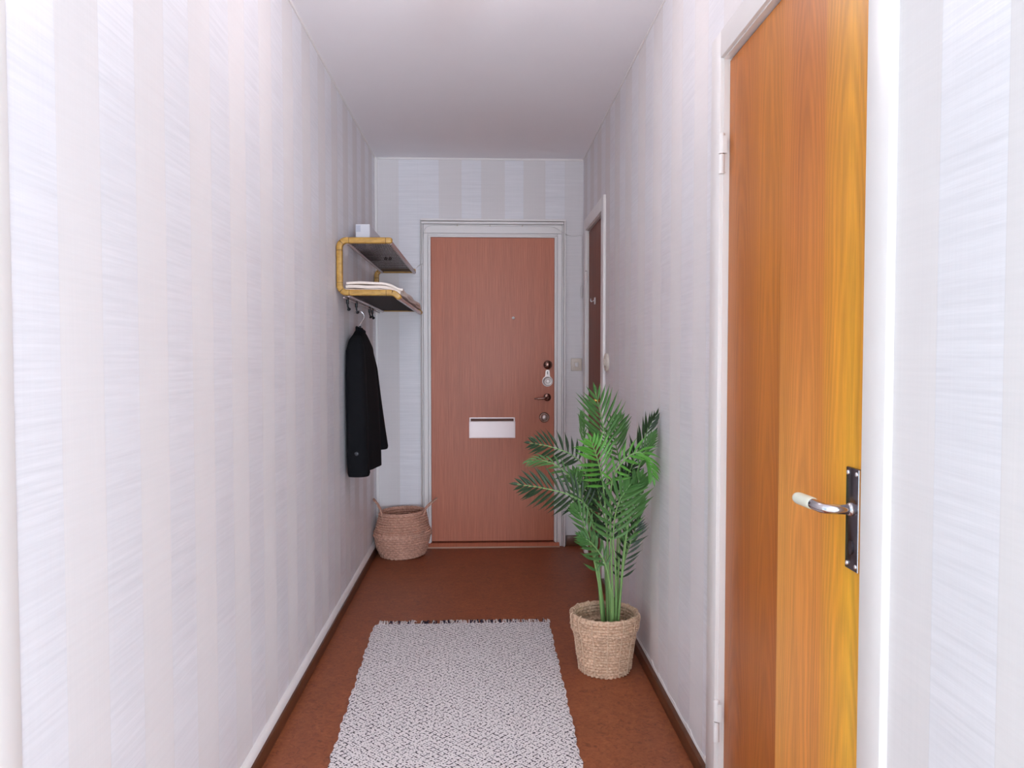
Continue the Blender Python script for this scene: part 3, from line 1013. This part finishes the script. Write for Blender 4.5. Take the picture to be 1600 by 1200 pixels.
def loft(levels, seg, fold):
    """levels: (cx, cy, z, half_len, half_thick, angle) stacked rings of a super-ellipse with folds"""
    vs, fs = [], []
    L = len(levels)
    for li, (cx, cy, z, a, b, an) in enumerate(levels):
        for j in range(seg):
            t = 2 * math.pi * j / seg
            c, s = math.cos(t), math.sin(t)
            e = 0.8
            px = math.copysign(abs(c) ** e, c) * a
            py = math.copysign(abs(s) ** e, s) * b
            k = li / (L - 1)
            w_ = 1 + fold * k * (math.sin(t * 5 + 0.6) * 0.6 + math.sin(t * 9 + 1.7 + k) * 0.4)
            py *= w_
            ca, sa = math.cos(an), math.sin(an)
            # long axis runs along +Y when an = 0, thickness along X
            dx, dy = -px * sa + py * ca, px * ca + py * sa
            vs.append((cx + dx, cy + dy, z))
    for i in range(L - 1):
        for j in range(seg):
            k = (j + 1) % seg
            fs.append((i * seg + j, i * seg + k, (i + 1) * seg + k, (i + 1) * seg + j))
    fs.append(tuple(range(seg)))
    fs.append(tuple(range((L - 1) * seg + seg - 1, (L - 1) * seg - 1, -1)))
    return MB().add(vs, fs)


def interp(keys, n):
    """keys: list of tuples, first entry the parameter"""
    out = []
    for i in range(n + 1):
        t = keys[0][0] + (keys[-1][0] - keys[0][0]) * i / n
        for a, b in zip(keys, keys[1:]):
            if a[0] <= t <= b[0] + 1e-9:
                f = smoothstep(0, 1, (t - a[0]) / (b[0] - a[0])) * 0.5 + 0.5 * (t - a[0]) / (b[0] - a[0])
                out.append(tuple(p + (q_ - p) * f for p, q_ in zip(a, b)))
                break
    return out


# body: z, cx, cy, half length, half thickness, angle
ang = -0.07
keys = [(-1.392, -0.638, CY, 0.026, 0.013, ang), (-1.380, -0.638, CY, 0.040, 0.019, ang), (-1.35, -0.637, CY + .003, 0.100, 0.030, ang), (-1.29, -0.632, CY + .008, 0.180, 0.043, ang),
        (-1.18, -0.625, CY + .010, 0.188, 0.048, ang - .02), (-1.0, -0.617, CY + .012, 0.192, 0.054, ang - .04), (-0.8, -0.612, CY + .012, 0.196, 0.058, ang - .05), (-0.664, -0.611, CY + .012, 0.196, 0.060, ang - .05)]
lv = [(cx, cy, -z, a, b, an) for z, cx, cy, a, b, an in interp(keys, 40)]
loft(lv, 72, 0.10).build('body', M_WOOL, coat, 60)
# near sleeve with cuff button
keys = [(-1.350, -0.637, 3.915, 0.020, 0.020, 0.0), (-1.325, -0.637, 3.895, 0.042, 0.034, 0.0), (-1.27, -0.635, 3.872, 0.055, 0.045, 0.0), (-1.15, -0.632, 3.862, 0.058, 0.050, 0.0),
        (-0.95, -0.628, 3.858, 0.056, 0.052, 0.0), (-0.75, -0.625, 3.858, 0.054, 0.053, 0.0), (-0.652, -0.621, 3.858, 0.054, 0.055, 0.0), (-0.645, -0.621, 3.858, 0.050, 0.050, 0.0)]
lv = [(cx, cy, -z, a, b, an) for z, cx, cy, a, b, an in interp(keys, 36)]
slv = loft(lv, 40, 0.04).build('sleeve', M_WOOL, coat, 60)
M_BUTTON = simple('dark_grey_button', (0.05, 0.05, 0.055), 0.35, 0, 0.5, 0.1)
MB().lathe([(0.0, 0.006), (0.006, 0.0065), (0.0095, 0.005), (0.0105, 0.002), (0.010, -0.004)], (-0.621, 3.803, 0.763), '-y', 20).build('button', M_BUTTON, slv, 50)
# far sleeve swinging away from the wall
keys = [(-1.335, -0.632, 4.18, 0.030, 0.020, 0.0), (-1.29, -0.627, 4.20, 0.045, 0.028, 0.0), (-1.18, -0.614, 4.21, 0.052, 0.040, 0.0), (-1.0, -0.600, 4.215, 0.054, 0.046, 0.0),
        (-0.85, -0.585, 4.22, 0.055, 0.050, 0.0), (-0.745, -0.573, 4.22, 0.056, 0.053, 0.0), (-0.738, -0.573, 4.22, 0.052, 0.049, 0.0)]
lv = [(cx, cy, -z, a, b, an) for z, cx, cy, a, b, an in interp(keys, 36)]
loft(lv, 40, 0.06).build('sleeve', M_WOOL, coat, 60)
# collar: turned roll round the neck
cpts = [(-0.638 + 0.014 * math.cos(t), CY + 0.042 * math.sin(t), 1.374 - 0.010 * math.cos(t)) for t in [math.radians(-150 + 300 * i / 20) for i in range(21)]]
MB().sweep(cpts, rounded(0.014, 0.036, 0.006, 3), (0, 0, 1)).build('collar', M_WOOL, coat, 60)

# ------------------------------------------------------------------ baskets
def woven(prof, pitch, amp, stitches, seg, origin, thick, lean=0.0):
    """basket wall of stacked braided rows; prof: list of (r, z) from the foot up to the rim"""
    P = [Vector((r, z)) for r, z in prof]
    dense = [P[0]]
    pts3 = catmull([(a.x, a.y, 0) for a in P], 200)
    L = [0.0]
    for a, b in zip(pts3, pts3[1:]):
        L.append(L[-1] + (b - a).length)
    total = L[-1]
    rows = max(1, round(total / pitch))
    steps = rows * 6
    ring_o, ring_i = [], []
    vs, fs = [], []

    def at(s):
        for i in range(len(L) - 1):
            if L[i + 1] >= s - 1e-9:
                f = (s - L[i]) / max(1e-9, L[i + 1] - L[i])
                p = pts3[i].lerp(pts3[i + 1], f)
                t = (pts3[i + 1] - pts3[i]).normalized()
                return p, Vector((t.y, -t.x, 0))
        return pts3[-1], Vector((1, 0, 0))
    o = Vector(origin)
    for side in (0, 1):
        for k in range(steps + 1):
            kk = k if side == 0 else steps - k
            s = total * kk / steps
            p, nrm = at(s)
            row = min(rows - 1, int(kk / 6 - 1e-6))
            ph = kk / 6 - row
            bump = 1 - abs(2 * ph - 1) ** 2.4
            for j in range(seg):
                th_ = 2 * math.pi * j / seg
                tw = 0.5 + 0.5 * math.cos(stitches * th_ + (row % 2) * math.pi + (ph - 0.5) * 2.6)
                wob = 0.0016 * math.sin(th_ * 3 + row * 0.8) + 0.001 * math.sin(th_ * 7 + row * 2.1)
                d = amp * bump * (0.45 + 0.55 * tw) + wob
                if side == 0:
                    r, z = p.x + nrm.x * d, p.y + nrm.y * d
                else:
                    r, z = p.x - nrm.x * (thick + d * 0.6), p.y - nrm.y * (thick + d * 0.6)
                r = max(r, 0.002)
                vs.append((o.x + r * math.cos(th_), o.y + r * math.sin(th_), o.z + max(z, 0.0005) + lean * (r * math.cos(th_))))
    R_ = 2 * (steps + 1)
    for i in range(R_ - 1):
        for j in range(seg):
            k = (j + 1) % seg
            fs.append((i * seg + j, i * seg + k, (i + 1) * seg + k, (i + 1) * seg + j))
    m = MB()
    m.v, m.f = vs, fs
    return m


# planter basket with the palm
PX, PY = 0.483, 3.0
pb = thing('planter_basket', (PX, PY, 0), 'tapered woven seagrass planter basket holding the palm', 'basket')
prof = [(0.090, 0.002), (0.0965, 0.010), (0.101, 0.05), (0.108, 0.10), (0.115, 0.145), (0.119, 0.165), (0.124, 0.172), (0.127, 0.185), (0.129, 0.205), (0.131, 0.226)]
wb = woven(prof, 0.0122, 0.0105, 34, 238, (PX, PY, 0), 0.010).build('woven_wall', M_SEAGRASS, pb, 70)
MB().lathe([(0, 0.004), (0.092, 0.004), (0.094, 0.012), (0, 0.012)], (PX, PY, 0), 'z', 40).build('bottom', M_SEAGRASS, pb)
rimp = [(PX + 0.1285 * math.cos(2 * math.pi * i / 96), PY + 0.1285 * math.sin(2 * math.pi * i / 96), 0.227 + 0.0012 * math.sin(i * 1.7)) for i in range(97)]
MB().tube(rimp, 0.0068, 8, False).build('rim', M_SEAGRASS, pb, 60)
M_THREAD = simple('straw_thread', (0.74, 0.54, 0.38), 0.6, 0, 0.3, 0.1)
for i in range(14):
    t = 2 * math.pi * (i + 0.35) / 14
    pts = [(PX + (r + 0.0085) * math.cos(t), PY + (r + 0.0085) * math.sin(t), z) for r, z in prof[1:]]
    pts.append((PX + 0.128 * math.cos(t), PY + 0.128 * math.sin(t), 0.236))
    pts.append((PX + 0.117 * math.cos(t), PY + 0.117 * math.sin(t), 0.222))
    pts.append((PX + 0.110 * math.cos(t), PY + 0.110 * math.sin(t), 0.165))
    MB().tube(catmull(pts, 26), 0.0017, 6).build('binding_thread', M_THREAD, pb, 60)

# handled belly basket
BX, BY = -0.502, 4.80
bb = thing('belly_basket', (BX, BY, 0), 'round belly basket with two loop handles standing in the corner', 'basket')
prof = [(0.112, 0.002), (0.128, 0.008), (0.143, 0.035), (0.156, 0.075), (0.166, 0.118), (0.174, 0.142), (0.174, 0.150), (0.162, 0.164), (0.154, 0.195), (0.147, 0.230), (0.140, 0.258), (0.137, 0.276)]
woven(prof, 0.0150, 0.0120, 30, 240, (BX, BY, 0), 0.009, 0.03).build('woven_wall', M_SEAGRASS2, bb, 70)
MB().lathe([(0, 0.003), (0.114, 0.003), (0.116, 0.012), (0, 0.012)], (BX, BY, 0), 'z', 40).build('bottom', M_SEAGRASS2, bb)
rimp = [(BX + 0.1345 * math.cos(2 * math.pi * i / 90), BY + 0.1345 * math.sin(2 * math.pi * i / 90), 0.277 + 0.03 * 0.1345 * math.cos(2 * math.pi * i / 90) + 0.0015 * math.sin(i * 1.9)) for i in range(91)]
MB().tube(rimp, 0.0065, 8, False).build('rim', M_SEAGRASS2, bb, 60)


def loop_handle(pts):
    path = catmull(pts, 48)
    m = MB()
    for k in (0, 1):                      # two plied strands
        q_ = []
        for i, p in enumerate(path):
            a = i * 0.75 + k * math.pi
            q_.append(p + Vector((0.0022 * math.cos(a), 0.0022 * math.sin(a), 0.0022 * math.sin(a + 1))))
        m.tube(q_, 0.0036, 6)
    m.build('handle', M_SEAGRASS2, bb, 60)


loop_handle([(BX - 0.108, BY - 0.098, 0.235), (BX - 0.120, BY - 0.088, 0.285), (BX - 0.150, BY - 0.06, 0.335), (BX - 0.176, BY - 0.02, 0.352), (BX - 0.178, BY + 0.03, 0.345), (BX - 0.150, BY + 0.045, 0.300), (BX - 0.132, BY + 0.05, 0.245)])
loop_handle([(BX + 0.133, BY - 0.055, 0.240), (BX + 0.146, BY - 0.050, 0.292), (BX + 0.178, BY - 0.03, 0.325), (BX + 0.212, BY - 0.004, 0.352), (BX + 0.205, BY + 0.03, 0.346), (BX + 0.160, BY + 0.05, 0.310), (BX + 0.118, BY + 0.065, 0.262)])

# ------------------------------------------------------------------ palm
palm = thing('palm_plant', (PX, PY, 0.012), 'artificial green palm with arching feathered fronds in the woven planter', 'plant')
MB().lathe([(0, 0.013), (0.065, 0.013), (0.082, 0.135), (0.086, 0.135), (0.086, 0.142), (0.079, 0.142), (0.076, 0.125), (0.0, 0.125)], (PX, PY, 0), 'z', 36).build('inner_pot', M_POT, palm, 40)
MB().lathe([(0.076, 0.126), (0.05, 0.131), (0.02, 0.129), (0, 0.132)], (PX, PY, 0), 'z', 24).build('soil', M_SOIL, palm, 60)
MB().tube([(0.512, 3.0, 0.125), (0.514, 3.0, 0.20), (0.512, 3.0, 0.255), (0.513, 3.0, 0.32)], [0.012, 0.011, 0.010, 0.004], 10).build('stub', simple('pale_stub', (0.27, 0.21, 0.20), 0.7, 0, 0.2, 0.1), palm, 60)
for pts in ([(0.47, 2.97, 0.13), (0.45, 2.95, 0.175), (0.435, 2.945, 0.205)], [(0.53, 2.98, 0.13), (0.55, 2.97, 0.18), (0.565, 2.965, 0.215)], [(0.535, 2.97, 0.13), (0.54, 2.96, 0.17), (0.538, 2.955, 0.195)]):
    MB().tube(catmull(pts, 8), [0.003] * 6 + [0.002, 0.0015, 0.001], 6).build('dry_sheath', M_POT, palm, 60)

random.seed(11)
FRONDS = {
    'F1': [(0.497, 3.000, 0.116), (0.496, 3.020, 0.496), (0.497, 3.050, 0.825), (0.484, 3.050, 0.953), (0.447, 3.030, 1.103)],
    'F2': [(0.505, 2.970, 0.127), (0.487, 2.950, 0.488), (0.461, 2.900, 0.735), (0.431, 2.850, 0.852), (0.400, 2.840, 0.935)],
    'F3': [(0.521, 2.960, 0.130), (0.513, 2.920, 0.395), (0.492, 2.860, 0.554), (0.497, 2.800, 0.692), (0.543, 2.790, 0.774)],
    'F4': [(0.484, 3.000, 0.116), (0.454, 2.980, 0.430), (0.409, 2.930, 0.643), (0.344, 2.910, 0.707), (0.232, 2.890, 0.743), (0.130, 2.880, 0.760)],
    'F5': [(0.485, 3.050, 0.120), (0.459, 3.100, 0.476), (0.419, 3.100, 0.766), (0.366, 3.100, 0.839), (0.275, 3.100, 0.876), (0.189, 3.100, 0.892)],
    'F6': [(0.488, 3.020, 0.120), (0.452, 3.050, 0.437), (0.387, 3.050, 0.696), (0.322, 3.050, 0.787), (0.245, 3.050, 0.826), (0.178, 3.050, 0.821)],
    'F7': [(0.530, 3.000, 0.120), (0.532, 2.950, 0.487), (0.539, 2.900, 0.722), (0.568, 2.860, 0.850), (0.605, 2.830, 0.949), (0.635, 2.800, 1.028)],
    'F8': [(0.514, 2.950, 0.134), (0.491, 2.900, 0.500), (0.477, 2.820, 0.760), (0.513, 2.760, 0.864), (0.567, 2.740, 0.896), (0.598, 2.740, 0.854), (0.614, 2.740, 0.801)],
    'F9': [(0.530, 2.980, 0.123), (0.546, 2.930, 0.492), (0.566, 2.850, 0.755), (0.600, 2.820, 0.879), (0.632, 2.780, 0.959)],
    'F10': [(0.530, 3.000, 0.120), (0.540, 2.990, 0.298), (0.554, 2.970, 0.431), (0.580, 2.940, 0.539), (0.600, 2.920, 0.609)],
    'F11': [(0.476, 2.980, 0.123), (0.458, 2.950, 0.312), (0.417, 2.900, 0.501), (0.375, 2.860, 0.628), (0.336, 2.840, 0.681)],
    'F12': [(0.502, 3.050, 0.120), (0.467, 3.150, 0.464), (0.435, 3.200, 0.750), (0.424, 3.200, 0.912), (0.418, 3.200, 1.007)],
    'F13': [(0.525, 2.960, 0.130), (0.534, 2.900, 0.401), (0.543, 2.850, 0.585), (0.565, 2.820, 0.724), (0.585, 2.800, 0.806)],
    'F14': [(0.505, 3.050, 0.120), (0.499, 3.100, 0.397), (0.475, 3.120, 0.604), (0.448, 3.120, 0.710), (0.445, 3.100, 0.818)],
    'F15': [(0.505, 2.940, 0.142), (0.492, 2.900, 0.327), (0.462, 2.870, 0.459), (0.409, 2.840, 0.541), (0.359, 2.830, 0.577)],
    'F16': [(0.530, 3.050, 0.120), (0.560, 3.150, 0.463), (0.572, 3.150, 0.757), (0.545, 3.120, 0.894), (0.557, 3.100, 1.001)],
    'F17': [(0.518, 3.040, 0.120), (0.504, 3.080, 0.402), (0.526, 3.080, 0.612), (0.562, 3.050, 0.734), (0.600, 3.030, 0.801)],
    'F18': [(0.493, 3.040, 0.120), (0.462, 3.080, 0.403), (0.422, 3.100, 0.595), (0.393, 3.100, 0.708), (0.372, 3.100, 0.779)],
    'F19': [(0.509, 3.040, 0.120), (0.502, 3.020, 0.393), (0.490, 3.000, 0.552), (0.460, 2.970, 0.672), (0.436, 2.950, 0.764)],
    'F20': [(0.528, 3.020, 0.120), (0.552, 3.000, 0.372), (0.575, 2.980, 0.530), (0.590, 2.950, 0.637), (0.610, 2.920, 0.718)],
}


def leaflet(p, d, nrm, L, W, droop, m, T_):
    """lance shaped, V-folded leaflet as a strip of six cross sections"""
    n = 6
    vs, fs = [], []
    for i in range(n + 1):
        s = i / n
        c = p + d * (L * s) + Vector((0, 0, -1)) * (droop * L * s * s) + T_ * (0.10 * L * s * s)
        wd = W * (0.35 + 0.65 * smoothstep(0, 0.35, s)) * (1 - smoothstep(0.45, 1.02, s) ** 1.2)
        side = d.cross(nrm).normalized()
        lift = nrm * (wd * 0.35)
        for q_ in (c - side * wd * 0.5 + lift, c, c + side * wd * 0.5 + lift):
            vs.append((min(q_.x, XR - 0.003), q_.y, q_.z))
    for i in range(n):
        for k in (0, 1):
            fs.append((i * 3 + k, i * 3 + k + 1, i * 3 + k + 4, i * 3 + k + 3))
    m.add(vs, fs)


def frond(key, n, Lmax, nrm, mat, start, droop=0.12, W=0.014, a0=58, a1=24, single=True, up=1.0, dn=1.0):
    N = 48
    path = catmull(FRONDS[key], N)
    rs = [0.0048 - 0.0034 * (i / N) for i in range(N + 1)]
    st = MB().tube(path, rs, 8).build('frond', M_STEM, palm, 60)
    nrm = Vector(nrm).normalized()
    joined = MB()
    for i in range(n + 1):
        u = i / n
        f = (start + (0.985 - start) * u) * N
        k = min(int(f), N - 1)
        p = path[k].lerp(path[k + 1], f - k)
        T_ = (path[min(k + 2, N)] - path[max(k - 1, 0)]).normalized()
        S = nrm.cross(T_).normalized()
        nl = T_.cross(S).normalized()
        if nl.dot(nrm) < 0:
            nl = -nl
        prof_ = (0.62 + 0.38 * math.sin(math.pi * min(1.0, 0.15 + u * 0.85))) * (1 - 0.42 * smoothstep(0.55, 1.0, u))
        sides = (1, -1) if i < n else (0,)
        for sg in sides:
            a = math.radians(a0 + (a1 - a0) * u + random.uniform(-4, 4))
            if sg == 0:
                d = T_
            else:
                d = (T_ * math.cos(a) + S * (sg * math.sin(a)) + nl * random.uniform(-0.06, 0.14)).normalized()
            L = Lmax * prof_ * random.uniform(0.92, 1.06) * (up if sg > 0 else dn if sg < 0 else 0.9)
            m = MB() if single else joined
            leaflet(p + Vector((0, 0, 0)), d, nl, L, W * random.uniform(0.9, 1.1), droop * random.uniform(0.7, 1.3), m, T_)
            if single:
                m.build('leaflet', mat, st, 60)
    if not single:
        o = joined.build('leaflets', mat, st, 60)
        o['kind'] = 'stuff'
    return st


CAMN = (0, -0.9, 0.4)
frond('F1', 10, 0.150, (0.05, -0.95, 0.25), M_LEAF, 0.56, 0.02, 0.0125, 52, 26)
frond('F2', 10, 0.120, (0.0, -0.75, 0.65), M_LEAF_Y, 0.52, 0.14, 0.0135, 66, 34)
frond('F3', 10, 0.135, (0.0, -0.85, 0.5), M_LEAF, 0.50, 0.04, 0.0145, 56, 28)
frond('F4', 15, 0.118, (0.1, -0.9, 0.5), M_LEAF_SHADE, 0.44, 0.03, 0.0125, 72, 32)
frond('F5', 11, 0.095, (0.1, -0.9, 0.45), M_LEAF_SHADE, 0.52, 0.04, 0.012, 70, 32)
frond('F6', 9, 0.080, (-0.3, -0.5, 0.9), M_LEAF, 0.47, 0.20, 0.011, 52, 26)
frond('F7', 11, 0.105, (0.5, -0.85, 0.2), M_LEAF_SHADE, 0.50, 0.0, 0.012, 46, 22)
frond('F8', 13, 0.090, (0.1, -0.6, 0.8), M_LEAF_Y, 0.36, 0.16, 0.0115, 60, 28)
frond('F9', 8, 0.070, (-0.75, -0.6, 0.4), M_LEAF, 0.64, 0.05, 0.011, 36, 20)
frond('F10', 12, 0.082, (0.3, -0.9, 0.1), M_LEAF_SHADE, 0.38, 0.05, 0.0115, 60, 36)
frond('F11', 10, 0.095, (0.2, -0.9, 0.3), M_LEAF, 0.38, 0.08, 0.0125, 42, 22)
frond('F12', 10, 0.060, (-0.8, -0.4, 0.2), M_LEAF, 0.70, 0.0, 0.011, 34, 20, False)
frond('F13', 9, 0.110, (-0.2, -0.9, 0.4), M_LEAF, 0.44, 0.06, 0.0135, 42, 22)
frond('F14', 11, 0.105, (0.0, -0.9, 0.3), M_LEAF_SHADE, 0.42, 0.08, 0.0135, 50, 24, False)
frond('F15', 8, 0.075, (0.1, -0.9, 0.4), M_LEAF, 0.48, 0.12, 0.012, 46, 24, False)
frond('F16', 9, 0.100, (0.1, -0.9, 0.3), M_LEAF, 0.58, 0.04, 0.0125, 50, 26, False)
frond('F17', 10, 0.095, (0.1, -0.9, 0.3), M_LEAF_SHADE, 0.46, 0.06, 0.013, 50, 26, False)
frond('F18', 10, 0.090, (-0.1, -0.9, 0.3), M_LEAF, 0.46, 0.06, 0.0125, 48, 26, False)
frond('F19', 10, 0.105, (0.0, -0.9, 0.35), M_LEAF_SHADE, 0.42, 0.08, 0.014, 50, 26, False)
frond('F20', 9, 0.075, (0.2, -0.9, 0.3), M_LEAF, 0.44, 0.05, 0.0125, 46, 24, False)

# ------------------------------------------------------------------ rug
rug = thing('rug', (-0.09, 2.5, 0), 'off-white woven cotton rug with dark speckles and short fringe', 'rug')
nx, ny = 60, 220
ry0, ry1 = 1.45, 3.525
top, bot = [], []


def rug_x(y):
    t = (3.53 - y) / (3.53 - 2.28)
    return -0.503 + 0.035 * t + 0.0025 * math.sin(y * 95) + 0.003 * math.sin(y * 31), 0.309 - 0.008 * t + 0.0025 * math.sin(y * 88 + 1) + 0.002 * math.sin(y * 23)


for j in range(ny + 1):
    y = ry0 + (ry1 - ry0) * j / ny
    xa, xb = rug_x(y)
    for i in range(nx + 1):
        u = i / nx
        x = xa + (xb - xa) * u
        z = 0.0085 + 0.0008 * math.sin(x * 21 + y * 9) * math.sin(y * 14)
        e = min(u, 1 - u)
        z -= 0.004 * (1 - smoothstep(0, 0.02, e))
        top.append((x, y + 0.008 * (u - 0.5) * 0.6, z))
        bot.append((x, y + 0.008 * (u - 0.5) * 0.6, 0.0006))
m = MB()
W, N = nx + 1, len(top)
fs = []
for j in range(ny):
    for i in range(nx):
        a = j * W + i
        fs.append((a, a + 1, a + W + 1, a + W))
        fs.append((N + a, N + a + W, N + a + W + 1, N + a + 1))
for i in range(nx):
    fs.append((i, N + i, N + i + 1, i + 1))
    a = ny * W + i
    fs.append((a, a + 1, N + a + 1, N + a))
for j in range(ny):
    a = j * W
    fs.append((a, a + W, N + a + W, N + a))
    a = j * W + nx
    fs.append((a, N + a, N + a + W, a + W))
m.add(top + bot, fs)
m.build('weave', M_RUG, rug, 60)
random.seed(5)
for nm, mt, share_ in (('fringe', M_YARN, 0.62), ('dark_fringe', M_YARN_D, 0.38)):
    m = MB()
    for end, sgn in ((ry1, 1), (ry0, -1)):
        xa, xb = rug_x(end)
        x = xa
        while x < xb:
            x += random.uniform(0.0035, 0.0065)
            if random.random() > share_:
                continue
            L = random.uniform(0.028, 0.050)
            lean = random.uniform(-0.014, 0.014)
            y = end + 0.0048 * ((x - xa) / (xb - xa) - 0.5)
            m.tube([(x, y - sgn * 0.003, 0.0075), (x + lean * .4, y + sgn * L * .5, 0.010 + random.uniform(0, .006)), (x + lean, y + sgn * L, 0.004)], [0.0028, 0.0032, 0.0020], 5)
    o = m.build(nm, mt, rug, 60)
    o['kind'] = 'stuff'

# ------------------------------------------------------------------ unseen pendant above the frame, added as fill light for the mid hall
lamp = thing('fill_pendant', (0, 2.3, H), 'added white globe fill light, unseen under the hallway ceiling', 'lamp')
MB().lathe([(0, 0), (0.055, 0), (0.055, -0.012), (0.035, -0.03), (0, -0.03)], (0, 2.3, H), 'z', 28).build('canopy', M_WHITE, lamp, 40)
MB().tube([(0, 2.3, H - 0.028), (0, 2.3, 2.48), (0, 2.3, 2.465)], 0.006, 8).build('cord', M_PLASTIC, lamp, 60)
n_ = NT('fill_globe_glow')
n_.col((0.9, 0.9, 0.9))
n_.b.inputs['Emission Color'].default_value = (1.0, 0.92, 0.95, 1)
n_.b.inputs['Emission Strength'].default_value = POW['lamp']
MB().lathe([(0.085 * math.sin(math.pi * i / 16), -0.085 * math.cos(math.pi * i / 16)) for i in range(17)], (0, 2.3, 2.385), 'z', 32).build('globe', n_.m, lamp, 80)

# ------------------------------------------------------------------ switches, socket, wiring
sw = thing('light_switch', (0.612, YE, 1.148), 'square cream light switch on the end wall beside entrance door', 'switch')
MB().box(0.576, 0.648, YE - 0.011, YE, 1.150, 1.232, 0.004, 2).build('plate', M_CREAM, sw, 40)
MB().box(0.597, 0.627, YE - 0.0135, YE - 0.010, 1.172, 1.210, 0.002, 1).build('rocker_frame', M_CREAM, sw, 40)
MB().box(0.601, 0.623, YE - 0.0165, YE - 0.013, 1.177, 1.205, 0.002, 2).build('rocker', M_PLASTIC, sw, 40)
rs = thing('wall_switch', (XR, 4.015, 1.16), 'round cream switch on the right wall beside the reddish door', 'switch')
MB().lathe([(0.048, 0), (0.048, 0.006), (0.044, 0.013), (0.036, 0.016), (0.034, 0.013), (0, 0.013)], (XR, 4.005, 1.213), '-x', 36).build('plate', M_CREAM, rs, 40)
MB().box(XR - 0.021, XR - 0.012, 3.992, 4.018, 1.195, 1.231, 0.003, 2).build('rocker', M_CREAM, rs, 40)
sk = thing('socket_box', (-0.68, YE, 0.13), 'small white cable box low in the corner behind the belly basket', 'box')
MB().box(-0.6885, -0.662, YE - 0.034, YE, 0.135, 0.215, 0.004, 2).build('cover', M_PLASTIC, sk, 40)
MB().lathe([(0.004, 0), (0.003, 0.002), (0, 0.0025)], (-0.675, YE - 0.034, 0.175), '-y', 12).build('screw', M_STEEL_EDGE, sk, 60)

cord = thing('bell_wire', (0.07, YE, 2.08), 'thin white bell wire draped over the entrance door frame', 'wire')
yw = YE - 0.026
left = catmull([(-0.425, YE - 0.004, 1.815), (-0.412, YE - 0.02, 1.826), (-0.396, YE - 0.037, 1.835), (-0.388, YE - 0.036, 1.87), (-0.381, YE - .025, 1.95), (-0.376, YE - .025, 2.03), (-0.366, YE - .020, 2.066), (-0.338, YE - .016, 2.084),
                (-0.30, YE - .015, 2.088), (-0.20, YE - .015, 2.088), (0.0, YE - .015, 2.086), (0.22, YE - .015, 2.085), (0.42, YE - .015, 2.084), (0.46, YE - .015, 2.080), (0.505, YE - .018, 2.056), (0.522, YE - .026, 2.042), (0.534, YE - 0.037, 2.034),
                (0.548, YE - 0.015, 2.030), (0.57, YE - 0.006, 2.027), (0.60, YE - 0.006, 2.025), (0.645, YE - 0.006, 2.027), (0.6495, YE - 0.006, 2.00), (0.6495, YE - 0.006, 1.85), (0.649, YE - 0.006, 1.75), (0.645, YE - 0.008, 1.70)], 240)
MB().tube(left, 0.0022, 8).build('wire', M_PLASTIC, cord, 60)
MB().box(0.638, 0.652, YE - 0.018, YE - 0.002, 1.625, 1.705, 0.005, 2).build('wire_end', M_PLASTIC, cord, 40)
MB().box(-0.392, -0.380, YE - 0.038, YE - 0.022, 1.835, 1.905, 0.005, 2).build('connector', M_PLASTIC, cord, 40)
c0 = MB().box(-0.165, -0.157, YE - 0.023, YE - 0.013, 2.082, 2.092, 0.002, 1).build('clip', M_CREAM, cord)
for dx in (0.21, 0.42):
    share(c0, 'clip', cord, (dx, 0, -0.001))
